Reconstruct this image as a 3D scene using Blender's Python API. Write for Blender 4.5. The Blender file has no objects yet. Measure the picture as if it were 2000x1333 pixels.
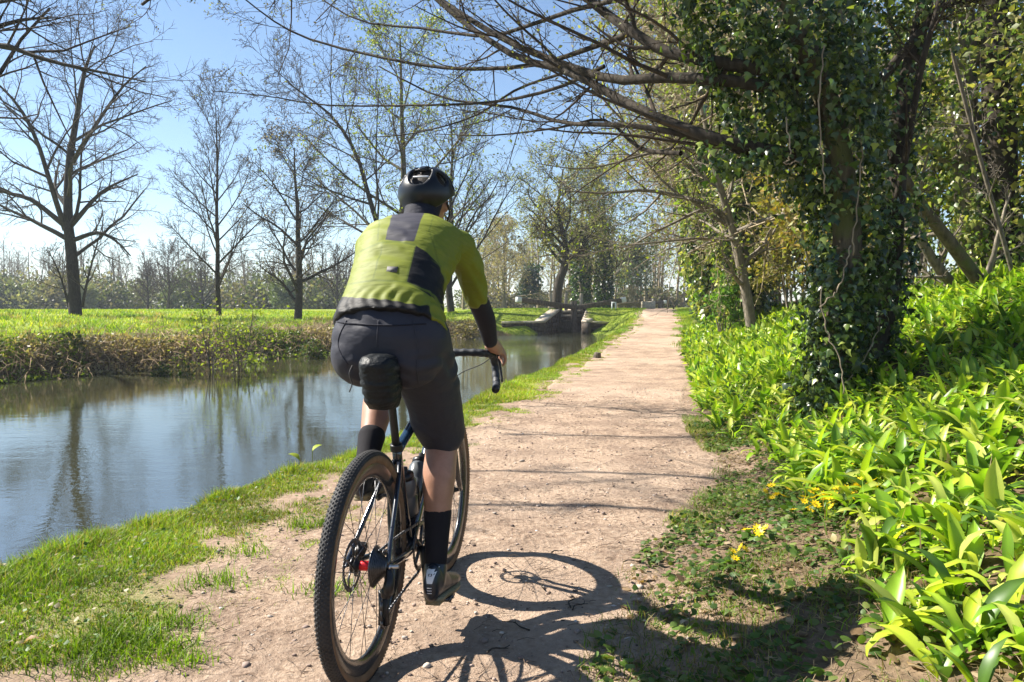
import bpy, bmesh, math, random
import numpy as np
from mathutils import Vector, Matrix

random.seed(11)
rng = np.random.default_rng(11)
SC = bpy.context.scene
COL = SC.collection
R = math.radians

# ------------------------------------------------------------------ camera, sky, sun, exposure
CAM_H = 1.15
PITCH = math.atan(66.5 / 1500.0)
cam_data = bpy.data.cameras.new('camera')
cam_data.sensor_width = 36.0
cam_data.lens = 27.0
cam_data.clip_start = 0.05
cam_data.clip_end = 3000.0
cam = bpy.data.objects.new('camera', cam_data)
cam.location = (0, 0, CAM_H)
cam.rotation_euler = (R(90) - PITCH, 0, 0)
COL.objects.link(cam)
SC.camera = cam

SUN_EL = R(43.0)
SUN_DIR = Vector((-0.95 * math.cos(SUN_EL), 0.312 * math.cos(SUN_EL), math.sin(SUN_EL))).normalized()
world = bpy.data.worlds.new('World')
SC.world = world
world.use_nodes = True
wn = world.node_tree.nodes
wl = world.node_tree.links
wn.clear()
w_out = wn.new('ShaderNodeOutputWorld')
w_bg = wn.new('ShaderNodeBackground')
w_sky = wn.new('ShaderNodeTexSky')
w_sky.sky_type = 'NISHITA'
w_sky.sun_disc = False
w_sky.sun_elevation = SUN_EL
w_sky.sun_rotation = math.atan2(SUN_DIR.x, SUN_DIR.y)
w_sky.altitude = 50.0
w_sky.air_density = 1.0
w_sky.dust_density = 0.12
w_sky.ozone_density = 3.0
w_bg.inputs['Strength'].default_value = 0.062
wl.new(w_sky.outputs['Color'], w_bg.inputs['Color'])
wl.new(w_bg.outputs['Background'], w_out.inputs['Surface'])

sun_data = bpy.data.lights.new('sun', 'SUN')
sun_data.energy = 5.0
sun_data.angle = R(0.5)
sun_data.color = (1.0, 0.94, 0.84)
sun = bpy.data.objects.new('sun', sun_data)
sun.rotation_euler = SUN_DIR.to_track_quat('Z', 'Y').to_euler()
sun.location = (-20, 8, 25)
COL.objects.link(sun)

SC.view_settings.view_transform = 'Standard'
SC.view_settings.look = 'None'
SC.view_settings.exposure = 1.5
SC.view_settings.gamma = 1.0
SC.view_settings.use_curve_mapping = False
SC.render.engine = 'CYCLES'
SC.cycles.use_denoising = True
SC.cycles.max_bounces = 6
SC.cycles.diffuse_bounces = 3
SC.cycles.glossy_bounces = 3
SC.cycles.transmission_bounces = 4
SC.cycles.transparent_max_bounces = 6
SC.cycles.caustics_reflective = False
SC.cycles.caustics_refractive = False
SC.cycles.sample_clamp_indirect = 4.0

# ------------------------------------------------------------------ small helpers
def P(px, py, y):
    """World point seen at photo pixel (px, py) at depth y metres along +Y."""
    a = (px - 1000.0) / 1500.0
    b = (666.5 - py) / 1500.0
    d = Vector((a, math.cos(PITCH) + b * math.sin(PITCH), -math.sin(PITCH) + b * math.cos(PITCH)))
    t = y / d.y
    return Vector((d.x * t, y, CAM_H + d.z * t))

def tag(o, label=None, cat=None, group=None, kind=None):
    if label: o['label'] = label
    if cat: o['category'] = cat
    if group: o['group'] = group
    if kind: o['kind'] = kind
    return o

def empty(name, loc=(0, 0, 0), rz=0.0, label=None, cat=None, group=None):
    o = bpy.data.objects.new(name, None)
    o.location = loc
    o.rotation_euler = (0, 0, rz)
    o.empty_display_size = 0.1
    COL.objects.link(o)
    return tag(o, label, cat, group)

def raw_mesh(name, verts, faces, smooth=False, col=None, attrs=None):
    """verts (N,3); faces: list of (M,k) int arrays or one array; col (N,3)."""
    me = bpy.data.meshes.new(name)
    verts = np.asarray(verts, dtype=np.float32).reshape(-1, 3)
    if isinstance(faces, np.ndarray):
        faces = [faces]
    faces = [np.asarray(f, dtype=np.int32) for f in faces if len(f)]
    loops = np.concatenate([f.ravel() for f in faces]) if faces else np.zeros(0, np.int32)
    sizes = np.concatenate([np.full(len(f), f.shape[1], np.int32) for f in faces]) if faces else np.zeros(0, np.int32)
    me.vertices.add(len(verts))
    me.vertices.foreach_set('co', verts.ravel())
    me.loops.add(len(loops))
    me.loops.foreach_set('vertex_index', loops)
    me.polygons.add(len(sizes))
    starts = np.zeros(len(sizes), np.int32)
    if len(sizes):
        starts[1:] = np.cumsum(sizes)[:-1]
    me.polygons.foreach_set('loop_start', starts)
    if smooth:
        me.polygons.foreach_set('use_smooth', np.ones(len(sizes), bool))
    me.update(calc_edges=True)
    if col is not None:
        a = me.attributes.new('Col', 'FLOAT_COLOR', 'POINT')
        c = np.ones((len(verts), 4), np.float32)
        c[:, :3] = col
        a.data.foreach_set('color', c.ravel())
    if attrs:
        for k, v in attrs.items():
            a = me.attributes.new(k, 'FLOAT', 'POINT')
            a.data.foreach_set('value', np.asarray(v, np.float32))
    return me

def link(name, me, mat=None, parent=None):
    o = bpy.data.objects.new(name, me)
    COL.objects.link(o)
    if mat is not None and len(me.materials) == 0:
        for m in (mat if isinstance(mat, (list, tuple)) else [mat]):
            me.materials.append(m)
    if parent is not None:
        o.parent = parent
    return o

class Buf:
    """Collects geometry for one mesh."""
    def __init__(self):
        self.v, self.f, self.c, self.n = [], {}, [], 0
    def add(self, v, f, c=(1, 1, 1)):
        v = np.asarray(v, np.float32).reshape(-1, 3)
        fs = f if isinstance(f, list) else [f]
        for q in fs:
            q = np.asarray(q, np.int64)
            if len(q):
                self.f.setdefault(q.shape[1], []).append(q + self.n)
        self.v.append(v)
        c = np.asarray(c, np.float32)
        if c.ndim == 1:
            c = np.broadcast_to(c, (len(v), 3))
        self.c.append(c)
        self.n += len(v)
    def mesh(self, name, smooth=False):
        v = np.concatenate(self.v) if self.v else np.zeros((0, 3))
        c = np.concatenate(self.c) if self.c else np.zeros((0, 3))
        return raw_mesh(name, v, [np.concatenate(q) for q in self.f.values()], smooth, c)
    def obj(self, name, mat, parent=None, smooth=False):
        return link(name, self.mesh(name, smooth), mat, parent)

def nrm(a):
    return a / np.maximum(np.linalg.norm(a, axis=-1, keepdims=True), 1e-9)

def tubes(buf, pts, rad, sides=4, col=(1, 1, 1), cap=False):
    """pts (B,N,3), rad (B,N): B tubes swept at once. col (3,) or (B,3)."""
    pts = np.asarray(pts, float); rad = np.asarray(rad, float)
    B, N, _ = pts.shape
    tan = np.empty_like(pts)
    tan[:, 1:-1] = pts[:, 2:] - pts[:, :-2]
    tan[:, 0] = pts[:, 1] - pts[:, 0]
    tan[:, -1] = pts[:, -1] - pts[:, -2]
    tan = nrm(tan)
    mean = np.abs(nrm(pts[:, -1] - pts[:, 0] + 1e-6))
    ref = np.zeros((B, 3)); ref[np.arange(B), np.argmin(mean, axis=1)] = 1.0
    u = nrm(np.cross(tan, ref[:, None, :]))
    w = np.cross(tan, u)
    ang = np.arange(sides) * 2 * math.pi / sides
    ring = (pts[:, :, None, :] + rad[:, :, None, None] *
            (np.cos(ang)[None, None, :, None] * u[:, :, None, :] + np.sin(ang)[None, None, :, None] * w[:, :, None, :]))
    verts = ring.reshape(-1, 3)
    b, i, s = np.meshgrid(np.arange(B), np.arange(N - 1), np.arange(sides), indexing='ij')
    s2 = (s + 1) % sides
    base = b * N * sides
    q = np.stack([base + i * sides + s, base + i * sides + s2, base + (i + 1) * sides + s2, base + (i + 1) * sides + s], -1).reshape(-1, 4)
    c = np.asarray(col, float)
    if c.ndim == 2:
        c = np.repeat(c, N * sides, axis=0)
    fs = [q]
    if cap:
        for end in (0, N - 1):
            k = np.arange(sides)
            if end == 0: k = k[::-1]
            fs.append((np.arange(B)[:, None] * N * sides + end * sides + k[None, :]))
    buf.add(verts, fs, c)

def tube1(buf, pts, rad, sides=8, col=(1, 1, 1), cap=True):
    pts = np.asarray([tuple(p) for p in pts], float)
    if np.isscalar(rad): rad = np.full(len(pts), rad)
    tubes(buf, pts[None], np.asarray(rad, float)[None], sides, col, cap)

def spline(pts, n):
    """Catmull-Rom through pts (K,D) sampled at n points."""
    p = np.asarray([tuple(q) for q in pts], float)
    K = len(p)
    if K == 2:
        t = np.linspace(0, 1, n)[:, None]
        return p[0] * (1 - t) + p[1] * t
    e = np.vstack([2 * p[0] - p[1], p, 2 * p[-1] - p[-2]])
    s = np.linspace(0, K - 1 - 1e-9, n)
    i = s.astype(int); t = (s - i)[:, None]
    a, b, c, d = e[i], e[i + 1], e[i + 2], e[i + 3]
    return 0.5 * (2 * b + (c - a) * t + (2 * a - 5 * b + 4 * c - d) * t * t + (3 * b - a - 3 * c + d) * t ** 3)

def box(buf, c, s, rot=None, col=(1, 1, 1), bevel=0.0):
    """Box centred c, full size s, optional 3x3 rotation, chamfered vertical look via bevel."""
    hx, hy, hz = s[0] / 2, s[1] / 2, s[2] / 2
    if bevel <= 0:
        v = np.array([[x, y, z] for z in (-hz, hz) for y in (-hy, hy) for x in (-hx, hx)], float)
        f = np.array([[0, 2, 3, 1], [4, 5, 7, 6], [0, 1, 5, 4], [2, 6, 7, 3], [0, 4, 6, 2], [1, 3, 7, 5]])
        fs = [f]
    else:
        b = bevel
        v, fs4, fs3 = [], [], []
        bm = bmesh.new()
        bmesh.ops.create_cube(bm, size=1.0)
        bmesh.ops.scale(bm, vec=(s[0], s[1], s[2]), verts=bm.verts)
        bmesh.ops.bevel(bm, geom=list(bm.edges), offset=b, segments=1, affect='EDGES')
        bm.verts.index_update()
        v = np.array([p.co[:] for p in bm.verts])
        d = {}
        for fc in bm.faces:
            d.setdefault(len(fc.verts), []).append([q.index for q in fc.verts])
        fs = [np.array(q) for q in d.values()]
        bm.free()
    if rot is not None:
        v = v @ np.asarray(rot, float).T
    buf.add(v + np.asarray(c, float), fs, col)

def lathe(buf, prof, axis_o, axis_d, seg=32, col=(1, 1, 1), closed=False):
    """prof: list of (radius, along); revolve about axis."""
    d = Vector(axis_d).normalized()
    u = d.orthogonal().normalized(); w = d.cross(u)
    d, u, w, o = (np.array(q[:]) for q in (d, u, w, Vector(axis_o)))
    a = np.arange(seg) * 2 * math.pi / seg
    pr = np.asarray(prof, float)
    v = (o + pr[:, None, 1:2] * d + pr[:, None, 0:1] * (np.cos(a)[None, :, None] * u + np.sin(a)[None, :, None] * w)).reshape(-1, 3)
    N = len(pr)
    M = N if closed else N - 1
    i, s = np.meshgrid(np.arange(M), np.arange(seg), indexing='ij')
    s2 = (s + 1) % seg; i2 = (i + 1) % N
    q = np.stack([i * seg + s, i * seg + s2, i2 * seg + s2, i2 * seg + s], -1).reshape(-1, 4)
    buf.add(v, q, col)

_T = np.random.default_rng(5).random((256, 256))
def vnoise(x, y, s=0):
    x = np.asarray(x, float) + s * 17.31; y = np.asarray(y, float) + s * 9.17
    xi = np.floor(x).astype(int); yi = np.floor(y).astype(int)
    fx = x - xi; fy = y - yi
    fx = fx * fx * (3 - 2 * fx); fy = fy * fy * (3 - 2 * fy)
    g = lambda a, b: _T[a % 256, b % 256]
    return (g(xi, yi) * (1 - fx) + g(xi + 1, yi) * fx) * (1 - fy) + (g(xi, yi + 1) * (1 - fx) + g(xi + 1, yi + 1) * fx) * fy
def fbm(x, y, s=0, o=3):
    r, a, k = 0, 0.5, 1.0
    for i in range(o):
        r = r + a * vnoise(np.asarray(x) * k, np.asarray(y) * k, s + i); a *= .5; k *= 2.03
    return r / (1 - .5 ** o)
def sstep(a, b, x):
    t = np.clip((np.asarray(x, float) - a) / (b - a), 0, 1)
    return t * t * (3 - 2 * t)

# ------------------------------------------------------------------ materials
def new_mat(name):
    m = bpy.data.materials.new(name); m.use_nodes = True
    nt = m.node_tree
    b = nt.nodes['Principled BSDF']
    return m, nt, b
def N(nt, t, **kw):
    n = nt.nodes.new(t)
    for k, v in kw.items():
        if k in n.inputs: n.inputs[k].default_value = v
        else: setattr(n, k, v)
    return n
def L(nt, a, b): nt.links.new(a, b)
def ramp(nt, fac, stops):
    r = nt.nodes.new('ShaderNodeValToRGB')
    el = r.color_ramp.elements
    while len(el) < len(stops): el.new(0.5)
    for e, (p, c) in zip(el, stops):
        e.position = p; e.color = (*c, 1)
    L(nt, fac, r.inputs['Fac'])
    return r.outputs['Color']
def mix(nt, fac, a, b, mode='MIX'):
    m = nt.nodes.new('ShaderNodeMix'); m.data_type = 'RGBA'; m.blend_type = mode
    for sock, v in ((m.inputs['Factor'], fac), (m.inputs['A'], a), (m.inputs['B'], b)):
        pass
    ins = [m.inputs[0], m.inputs[6], m.inputs[7]]
    for s, v in zip(ins, (fac, a, b)):
        if isinstance(v, bpy.types.NodeSocket): L(nt, v, s)
        elif isinstance(v, (int, float)): s.default_value = v
        else: s.default_value = (*v, 1)
    return m.outputs[2]
def noise(nt, scale, detail=4, rough=.55, vec=None):
    n = N(nt, 'ShaderNodeTexNoise'); n.inputs['Scale'].default_value = scale
    n.inputs['Detail'].default_value = detail; n.inputs['Roughness'].default_value = rough
    if vec is None:
        tc = N(nt, 'ShaderNodeTexCoord'); vec = tc.outputs['Object']
    L(nt, vec, n.inputs['Vector'])
    return n.outputs['Fac']
def bump(nt, h, strength, dist, nrm_in=None):
    b = N(nt, 'ShaderNodeBump'); b.inputs['Strength'].default_value = strength; b.inputs['Distance'].default_value = dist
    L(nt, h, b.inputs['Height'])
    if nrm_in is not None: L(nt, nrm_in, b.inputs['Normal'])
    return b.outputs['Normal']

def simple(name, col, rough=.6, metal=0, var=.25, nscale=30, bmp=.0, bscale=200, bdist=.002, spec=.5, coat=0):
    m, nt, b = new_mat(name)
    f = noise(nt, nscale, 4)
    c0 = tuple(x * (1 - var) for x in col); c1 = tuple(min(1, x * (1 + var)) for x in col)
    L(nt, ramp(nt, f, [(.3, c0), (.7, c1)]), b.inputs['Base Color'])
    b.inputs['Roughness'].default_value = rough
    b.inputs['Metallic'].default_value = metal
    b.inputs['Specular IOR Level'].default_value = spec
    b.inputs['Coat Weight'].default_value = coat
    if bmp > 0:
        L(nt, bump(nt, noise(nt, bscale, 3), bmp, bdist), b.inputs['Normal'])
    return m

def leaf_mat(name, rough=.5, trans=.35, spec=.4, tint=(1, 1, 1), ttint=(1.3, 1.35, .5)):
    """Thin leaf: vertex colour Col, reflecting and letting light through."""
    m, nt, b = new_mat(name)
    out = nt.nodes['Material Output']
    at = N(nt, 'ShaderNodeAttribute'); at.attribute_name = 'Col'
    c = mix(nt, 1.0, at.outputs['Color'], tint, 'MULTIPLY')
    L(nt, c, b.inputs['Base Color'])
    b.inputs['Roughness'].default_value = rough
    b.inputs['Specular IOR Level'].default_value = spec
    tr = N(nt, 'ShaderNodeBsdfTranslucent')
    L(nt, mix(nt, 1.0, c, ttint, 'MULTIPLY'), tr.inputs['Color'])
    mx = N(nt, 'ShaderNodeMixShader'); mx.inputs['Fac'].default_value = trans
    L(nt, b.outputs['BSDF'], mx.inputs[1]); L(nt, tr.outputs['BSDF'], mx.inputs[2])
    L(nt, mx.outputs['Shader'], out.inputs['Surface'])
    return m

def bark_mat(name, dark, light, scale=6, bmp=.6, bdist=.02, moss=None):
    m, nt, b = new_mat(name)
    tc = N(nt, 'ShaderNodeTexCoord')
    mp = N(nt, 'ShaderNodeMapping'); mp.inputs['Scale'].default_value = (1, 1, .25)
    L(nt, tc.outputs['Object'], mp.inputs['Vector'])
    f = noise(nt, scale * 4, 5, .6, mp.outputs['Vector'])
    g = noise(nt, scale * .5, 3)
    at = N(nt, 'ShaderNodeAttribute'); at.attribute_name = 'Col'
    c = ramp(nt, f, [(.3, dark), (.7, light)])
    if moss:
        c = mix(nt, ramp(nt, g, [(.5, (0, 0, 0)), (.62, (1, 1, 1))]), c, moss)
    c = mix(nt, 1.0, c, at.outputs['Color'], 'MULTIPLY')
    L(nt, c, b.inputs['Base Color'])
    b.inputs['Roughness'].default_value = .9
    b.inputs['Specular IOR Level'].default_value = .2
    if bmp: L(nt, bump(nt, f, bmp, bdist), b.inputs['Normal'])
    return m

M = {}
M['bark_dark'] = bark_mat('bark_dark', (.02, .016, .012), (.065, .053, .04))
M['bark_grey'] = bark_mat('bark_grey', (.10, .085, .065), (.25, .215, .165))
M['bark_moss'] = bark_mat('bark_moss', (.05, .04, .028), (.16, .13, .09), moss=(.10, .11, .04))
M['twig'] = bark_mat('twig', (.032, .024, .018), (.085, .064, .046), bmp=0)
M['twig_tan'] = bark_mat('twig_tan', (.17, .135, .085), (.36, .29, .19), bmp=0)
M['ivy'] = leaf_mat('ivy', rough=.30, trans=.28, spec=.5)
M['ivy_light'] = leaf_mat('ivy_light', rough=.34, trans=.45, spec=.45)
M['leaf'] = leaf_mat('leaf', rough=.5, trans=.4, spec=.35)
M['garlic'] = leaf_mat('garlic', rough=.38, trans=.42, spec=.45)
M['grass'] = leaf_mat('grass', rough=.5, trans=.40, spec=.3)
M['petal'] = leaf_mat('petal', rough=.4, trans=.3, spec=.4, ttint=(1, 1, .6))
# ------------------------------------------------------------------ lie of the land
WATER_Z = -0.35
def interp(y, t):
    a = np.asarray(t, float)
    return np.interp(y, a[:, 0], a[:, 1])
PATH_L = [(-6, -1.9), (1, -1.35), (2.35, -1.25), (3.6, -1.32), (4.0, -1.07), (4.8, -.92), (6.9, -.46), (8.6, 0), (11.9, .63), (19.2, 2.24), (28, 4.4), (45, 7.6), (60, 10.4), (90, 16)]
PATH_R = [(-6, -.6), (1, .12), (2.35, .31), (3.25, .56), (3.67, .72), (4.8, 1.30), (5.6, 1.62), (6.2, 1.66), (6.9, 1.70), (8.6, 2.0), (14.4, 3.2), (21.6, 4.75), (28, 6.2), (45, 9.6), (60, 12.4), (90, 18)]
PATH_Z = [(-6, 0), (14, 0), (18, .03), (28, .40), (33, .68), (45, .97), (60, 1.0), (100, 1.0)]
WATER_POLY = np.array([(-3.9, -8), (-3.0, 0), (-2.42, 3.7), (-2.12, 4.6), (-1.62, 6.0), (-1.22, 7.6), (-.70, 10.2), (.05, 13.4), (1.7, 20), (3.95, 29), (5.05, 34.5),
                       (5.5, 37.5), (5.3, 40.5), (4.3, 42.4), (3.9, 43.0), (4.55, 47.2), (4.55, 70), (2.85, 70), (2.85, 47.2), (1.75, 42.9), (1.45, 41.3), (.4, 40.7), (-.8, 40.0), (-1.9, 38.9),
                       (-2.75, 37.5), (-4.2, 31.0), (-5.8, 25), (-7.9, 20), (-10.0, 15), (-13.2, 8), (-16.8, 0), (-20.5, -8)], float)
def poly_sd(x, y, poly):
    """Signed distance, negative inside."""
    x = np.asarray(x, float); y = np.asarray(y, float)
    d2 = np.full(x.shape, 1e18); ins = np.zeros(x.shape, bool)
    n = len(poly)
    for i in range(n):
        ax, ay = poly[i]; bx, by = poly[(i + 1) % n]
        ex, ey = bx - ax, by - ay
        t = np.clip(((x - ax) * ex + (y - ay) * ey) / (ex * ex + ey * ey), 0, 1)
        dx = x - ax - t * ex; dy = y - ay - t * ey
        d2 = np.minimum(d2, dx * dx + dy * dy)
        c = ((ay > y) != (by > y)) & (x < (bx - ax) * (y - ay) / (by - ay + 1e-12) + ax)
        ins ^= c
    d = np.sqrt(d2)
    return np.where(ins, -d, d)
def water_sd(x, y):
    return poly_sd(x, y, WATER_POLY)
def canal_mid(y):
    return np.interp(y, [-8, 0, 15, 25, 37.5, 43, 60, 100], [-12, -10, -4.8, -1.5, 1.2, 3.2, 3.7, 5])
def bank_u(x, y):
    return np.asarray(x) - interp(y, PATH_R)
def ground_z(x, y, sd=None, fine=True):
    x = np.asarray(x, float); y = np.asarray(y, float)
    if sd is None: sd = water_sd(x, y)
    near = x > canal_mid(y)
    zp = interp(y, PATH_Z)
    u = bank_u(x, y)
    slope = np.interp(y, [0, 3, 5, 7, 20, 30, 45], [.22, .26, .36, .44, .40, .22, .05])
    uu = np.clip(u - .12, 0, None)
    bank = slope * np.minimum(uu, 3.2) + slope * .12 * np.clip(uu - 3.2, 0, 20)
    zn = zp + bank
    # grass between path and lock falls towards the water
    lf = np.clip(interp(y, PATH_L) - x, 0, None)
    zn = zn - zp * sstep(.2, 2.2, lf) * (1 - sstep(42.8, 45, y)) * .75
    zf = .06 + .79 * np.clip(np.clip(sd, 0, None) / 25, 0, 1) ** .85
    rise = -.08 + .36 * sstep(42.75, 42.95, y) + .70 * sstep(43.2, 47.5, y)
    wN = sstep(-9, 0, x) * sstep(38, 42, y)
    zf = zf * (1 - wN) + rise * wN
    land = np.where(near, zn, zf)
    w = np.where(near, .38 + 1.3 * sstep(32, 36, y), .9 + .2 * sstep(36, 40, y))
    w = np.where(y > 43.4, .12, w)
    t = sstep(0, 1, sd / w)
    z = (WATER_Z - .12) * (1 - t) + land * t
    z = np.where(sd < 0, WATER_Z - .12 - .5 * np.clip(-sd, 0, 1), z)
    # gentle unevenness
    amp = np.where(sd > .1, 1.0, .3)
    onpath = np.clip(np.minimum(x - interp(y, PATH_L), interp(y, PATH_R) - x) / .4, 0, 1)
    z = z + amp * (1 - .75 * onpath) * .10 * (fbm(x * .9, y * .9, 3) - .5)
    if fine:
        z = z + amp * .02 * (fbm(x * 5, y * 5, 6) - .5)
    return z

def seq(*parts):
    return np.unique(np.concatenate([np.arange(a, b, s) for a, b, s in parts]))
gx = seq((-420, -80, 20), (-80, -30, 4), (-30, -17, .8), (-17, 9, .16), (9, 20, .5), (20, 60, 3), (60, 421, 20))
gy = seq((-30, -6, 2), (-6, 0, .5), (0, 14, .14), (14, 50, .28), (50, 80, 1.5), (80, 200, 10), (200, 900, 40))
GX, GY = np.meshgrid(gx, gy)
GSD = water_sd(GX, GY)
GZ = ground_z(GX, GY, GSD)
inset = np.minimum(GX - interp(GY, PATH_L), interp(GY, PATH_R) - GX)
GZ = GZ - .035 * sstep(.10, .30, inset) * (GY < 58)
gv = np.stack([GX.ravel(), GY.ravel(), GZ.ravel()], -1)
ny, nx = GX.shape
ii, jj = np.meshgrid(np.arange(ny - 1), np.arange(nx - 1), indexing='ij')
gq = np.stack([ii * nx + jj, ii * nx + jj + 1, (ii + 1) * nx + jj + 1, (ii + 1) * nx + jj], -1).reshape(-1, 4)
# cover: 1 = turf, 0 = bare soil
edge_n = fbm(GX * 1.6, GY * 1.6, 9)
out_l = interp(GY, PATH_L) - GX
out_r = GX - interp(GY, PATH_R)
turf = np.where(GX < canal_mid(GY), 1.0, np.where(out_l > -.3, np.interp(GY, [5, 14], [.45, 1]) * sstep(.0, .30, out_l - .06 + (edge_n - .5) * np.interp(GY, [2, 4.5, 6], [2.2, 1.8, 1.2]) + (fbm(GX * 5, GY * 5, 14) - .5) * .5), .35 * sstep(0, .6, out_r)))
turf = np.where((out_r > -.1) & (GY < 20), 0, turf)
turf = np.where((out_r > -.1) & (GY > 20), sstep(-.1, .5, out_r), turf)
turf = turf * sstep(.05, .5, GSD)
dry = np.where(GX < canal_mid(GY), 1 - sstep(3.2, 6.5, GSD + 3 * (edge_n - .5)), 0) * (GY < 41)
g_edge = np.interp(GY, [0, 2, 3, 4, 5, 5.7, 8, 30], [1.0, .85, .72, .58, .42, .20, .12, .1])
woods = np.where((GX > canal_mid(GY)) & (GY < 30), np.maximum(.75 * sstep(-.05, .5, out_r + .5 * (edge_n - .5)), sstep(-.25, .2, out_r - g_edge)), 0)
woods = np.where((GX > canal_mid(GY)) & (GY >= 30), sstep(1.8, 3.5, out_r), woods)

m, nt, b = new_mat('earth_and_turf')
at = N(nt, 'ShaderNodeAttribute'); at.attribute_name = 'turf'
ad = N(nt, 'ShaderNodeAttribute'); ad.attribute_name = 'dry'
aw = N(nt, 'ShaderNodeAttribute'); aw.attribute_name = 'woods'
n1 = noise(nt, 1.3, 5); n2 = noise(nt, 28, 5, .65); n3 = noise(nt, .16, 3)
soil = ramp(nt, n2, [(.25, (.20, .135, .095)), (.6, (.36, .26, .19)), (.85, (.48, .37, .29))])
soil = mix(nt, ramp(nt, n1, [(.42, (0, 0, 0)), (.6, (1, 1, 1))]), soil, mix(nt, .55, soil, (.13, .09, .06)))
g1 = ramp(nt, n2, [(.3, (.045, .09, .012)), (.7, (.13, .21, .025))])
g2 = ramp(nt, n1, [(.3, (.12, .19, .015)), (.7, (.30, .34, .035))])
tur = mix(nt, .55, g1, g2)
tur = mix(nt, ramp(nt, n3, [(.4, (0, 0, 0)), (.65, (.7, .7, .7))]), tur, (.34, .37, .05))
lit = ramp(nt, n2, [(.3, (.06, .042, .025)), (.6, (.15, .105, .06)), (.8, (.26, .19, .12))])
c = mix(nt, at.outputs['Fac'], soil, tur)
c = mix(nt, ad.outputs['Fac'], c, lit)
c = mix(nt, aw.outputs['Fac'], c, lit)
L(nt, c, b.inputs['Base Color'])
b.inputs['Roughness'].default_value = .95; b.inputs['Specular IOR Level'].default_value = .15
hb = bump(nt, n2, .7, .02)
L(nt, bump(nt, noise(nt, 120, 3), .5, .006, hb), b.inputs['Normal'])
M['earth'] = m
ground = link('ground', raw_mesh('ground', gv, gq, True, None, {'turf': turf.ravel(), 'dry': dry.ravel(), 'woods': woods.ravel()}), M['earth'])
tag(ground, 'earth and turf banks either side of the canal and the meadow beyond', None, None, 'structure')

# towpath: a worn sheet over the bed left for it
m, nt, b = new_mat('towpath_dirt')
n0 = noise(nt, .55, 4); n1 = noise(nt, 2.6, 5, .6); n2 = noise(nt, 32, 6, .7); n4 = noise(nt, 130, 3, .6)
c = ramp(nt, n2, [(.30, (.16, .105, .07)), (.48, (.40, .285, .20)), (.70, (.58, .445, .335))])
c = mix(nt, ramp(nt, n1, [(.42, (0, 0, 0)), (.60, (.9, .9, .9))]), c, mix(nt, .6, c, (.17, .115, .085)))
c = mix(nt, ramp(nt, n0, [(.45, (0, 0, 0)), (.6, (.5, .5, .5))]), c, (.52, .39, .29))
vo = N(nt, 'ShaderNodeTexVoronoi'); vo.inputs['Scale'].default_value = 70
tc = N(nt, 'ShaderNodeTexCoord'); L(nt, tc.outputs['Object'], vo.inputs['Vector'])
peb = ramp(nt, vo.outputs['Distance'], [(.10, (1, 1, 1)), (.26, (0, 0, 0))])
sel = ramp(nt, vo.outputs['Color'], [(.62, (0, 0, 0)), (.66, (1, 1, 1))])
peb = mix(nt, 1.0, peb, sel, 'MULTIPLY')
c = mix(nt, mix(nt, 1.0, peb, (.55, .55, .55), 'MULTIPLY'), c, ramp(nt, vo.outputs['Color'], [(.3, (.17, .12, .10)), (.8, (.72, .64, .56))]))
L(nt, c, b.inputs['Base Color'])
b.inputs['Roughness'].default_value = .92; b.inputs['Specular IOR Level'].default_value = .2
h1 = bump(nt, n1, .55, .05)
h2 = bump(nt, n2, .95, .034, h1)
h3 = bump(nt, peb, .8, .010, h2)
L(nt, bump(nt, n4, .55, .005, h3), b.inputs['Normal'])
M['path'] = m
ry = seq((-6, 0, .3), (0, 14, .07), (14, 30, .2), (30, 59, .5))
K = 34
e1 = (fbm(ry * np.interp(ry, [5, 25], [2.2, .7]), ry * 0 + 3.3, 21) - .5) * .34 * np.interp(ry, [0, 30], [1, 1.6])
e2 = (fbm(ry * np.interp(ry, [5, 25], [2.2, .7]), ry * 0 + 8.7, 22) - .5) * .34 * np.interp(ry, [0, 30], [1, 1.6])
lx = interp(ry, PATH_L) + e1 - .02
rx = interp(ry, PATH_R) + e2 + .05
tt = np.linspace(0, 1, K)
PX = lx[:, None] * (1 - tt) + rx[:, None] * tt
PY = np.repeat(ry[:, None], K, 1)
PZ = ground_z(PX, PY) + .006
PZ = PZ + .016 * (fbm(PX * 3.1, PY * 3.1, 31) - .5) + .007 * (fbm(PX * 13, PY * 13, 33, 2) - .5)
PZ[:, 0] -= .03; PZ[:, -1] -= .03
nyp = len(ry)
ii, jj = np.meshgrid(np.arange(nyp - 1), np.arange(K - 1), indexing='ij')
pq = np.stack([ii * K + jj, ii * K + jj + 1, (ii + 1) * K + jj + 1, (ii + 1) * K + jj], -1).reshape(-1, 4)
path = link('towpath', raw_mesh('towpath', np.stack([PX.ravel(), PY.ravel(), PZ.ravel()], -1), pq, True), M['path'])
tag(path, 'pale pinkish dirt towpath running beside the canal to the lock', None, None, 'structure')

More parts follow.
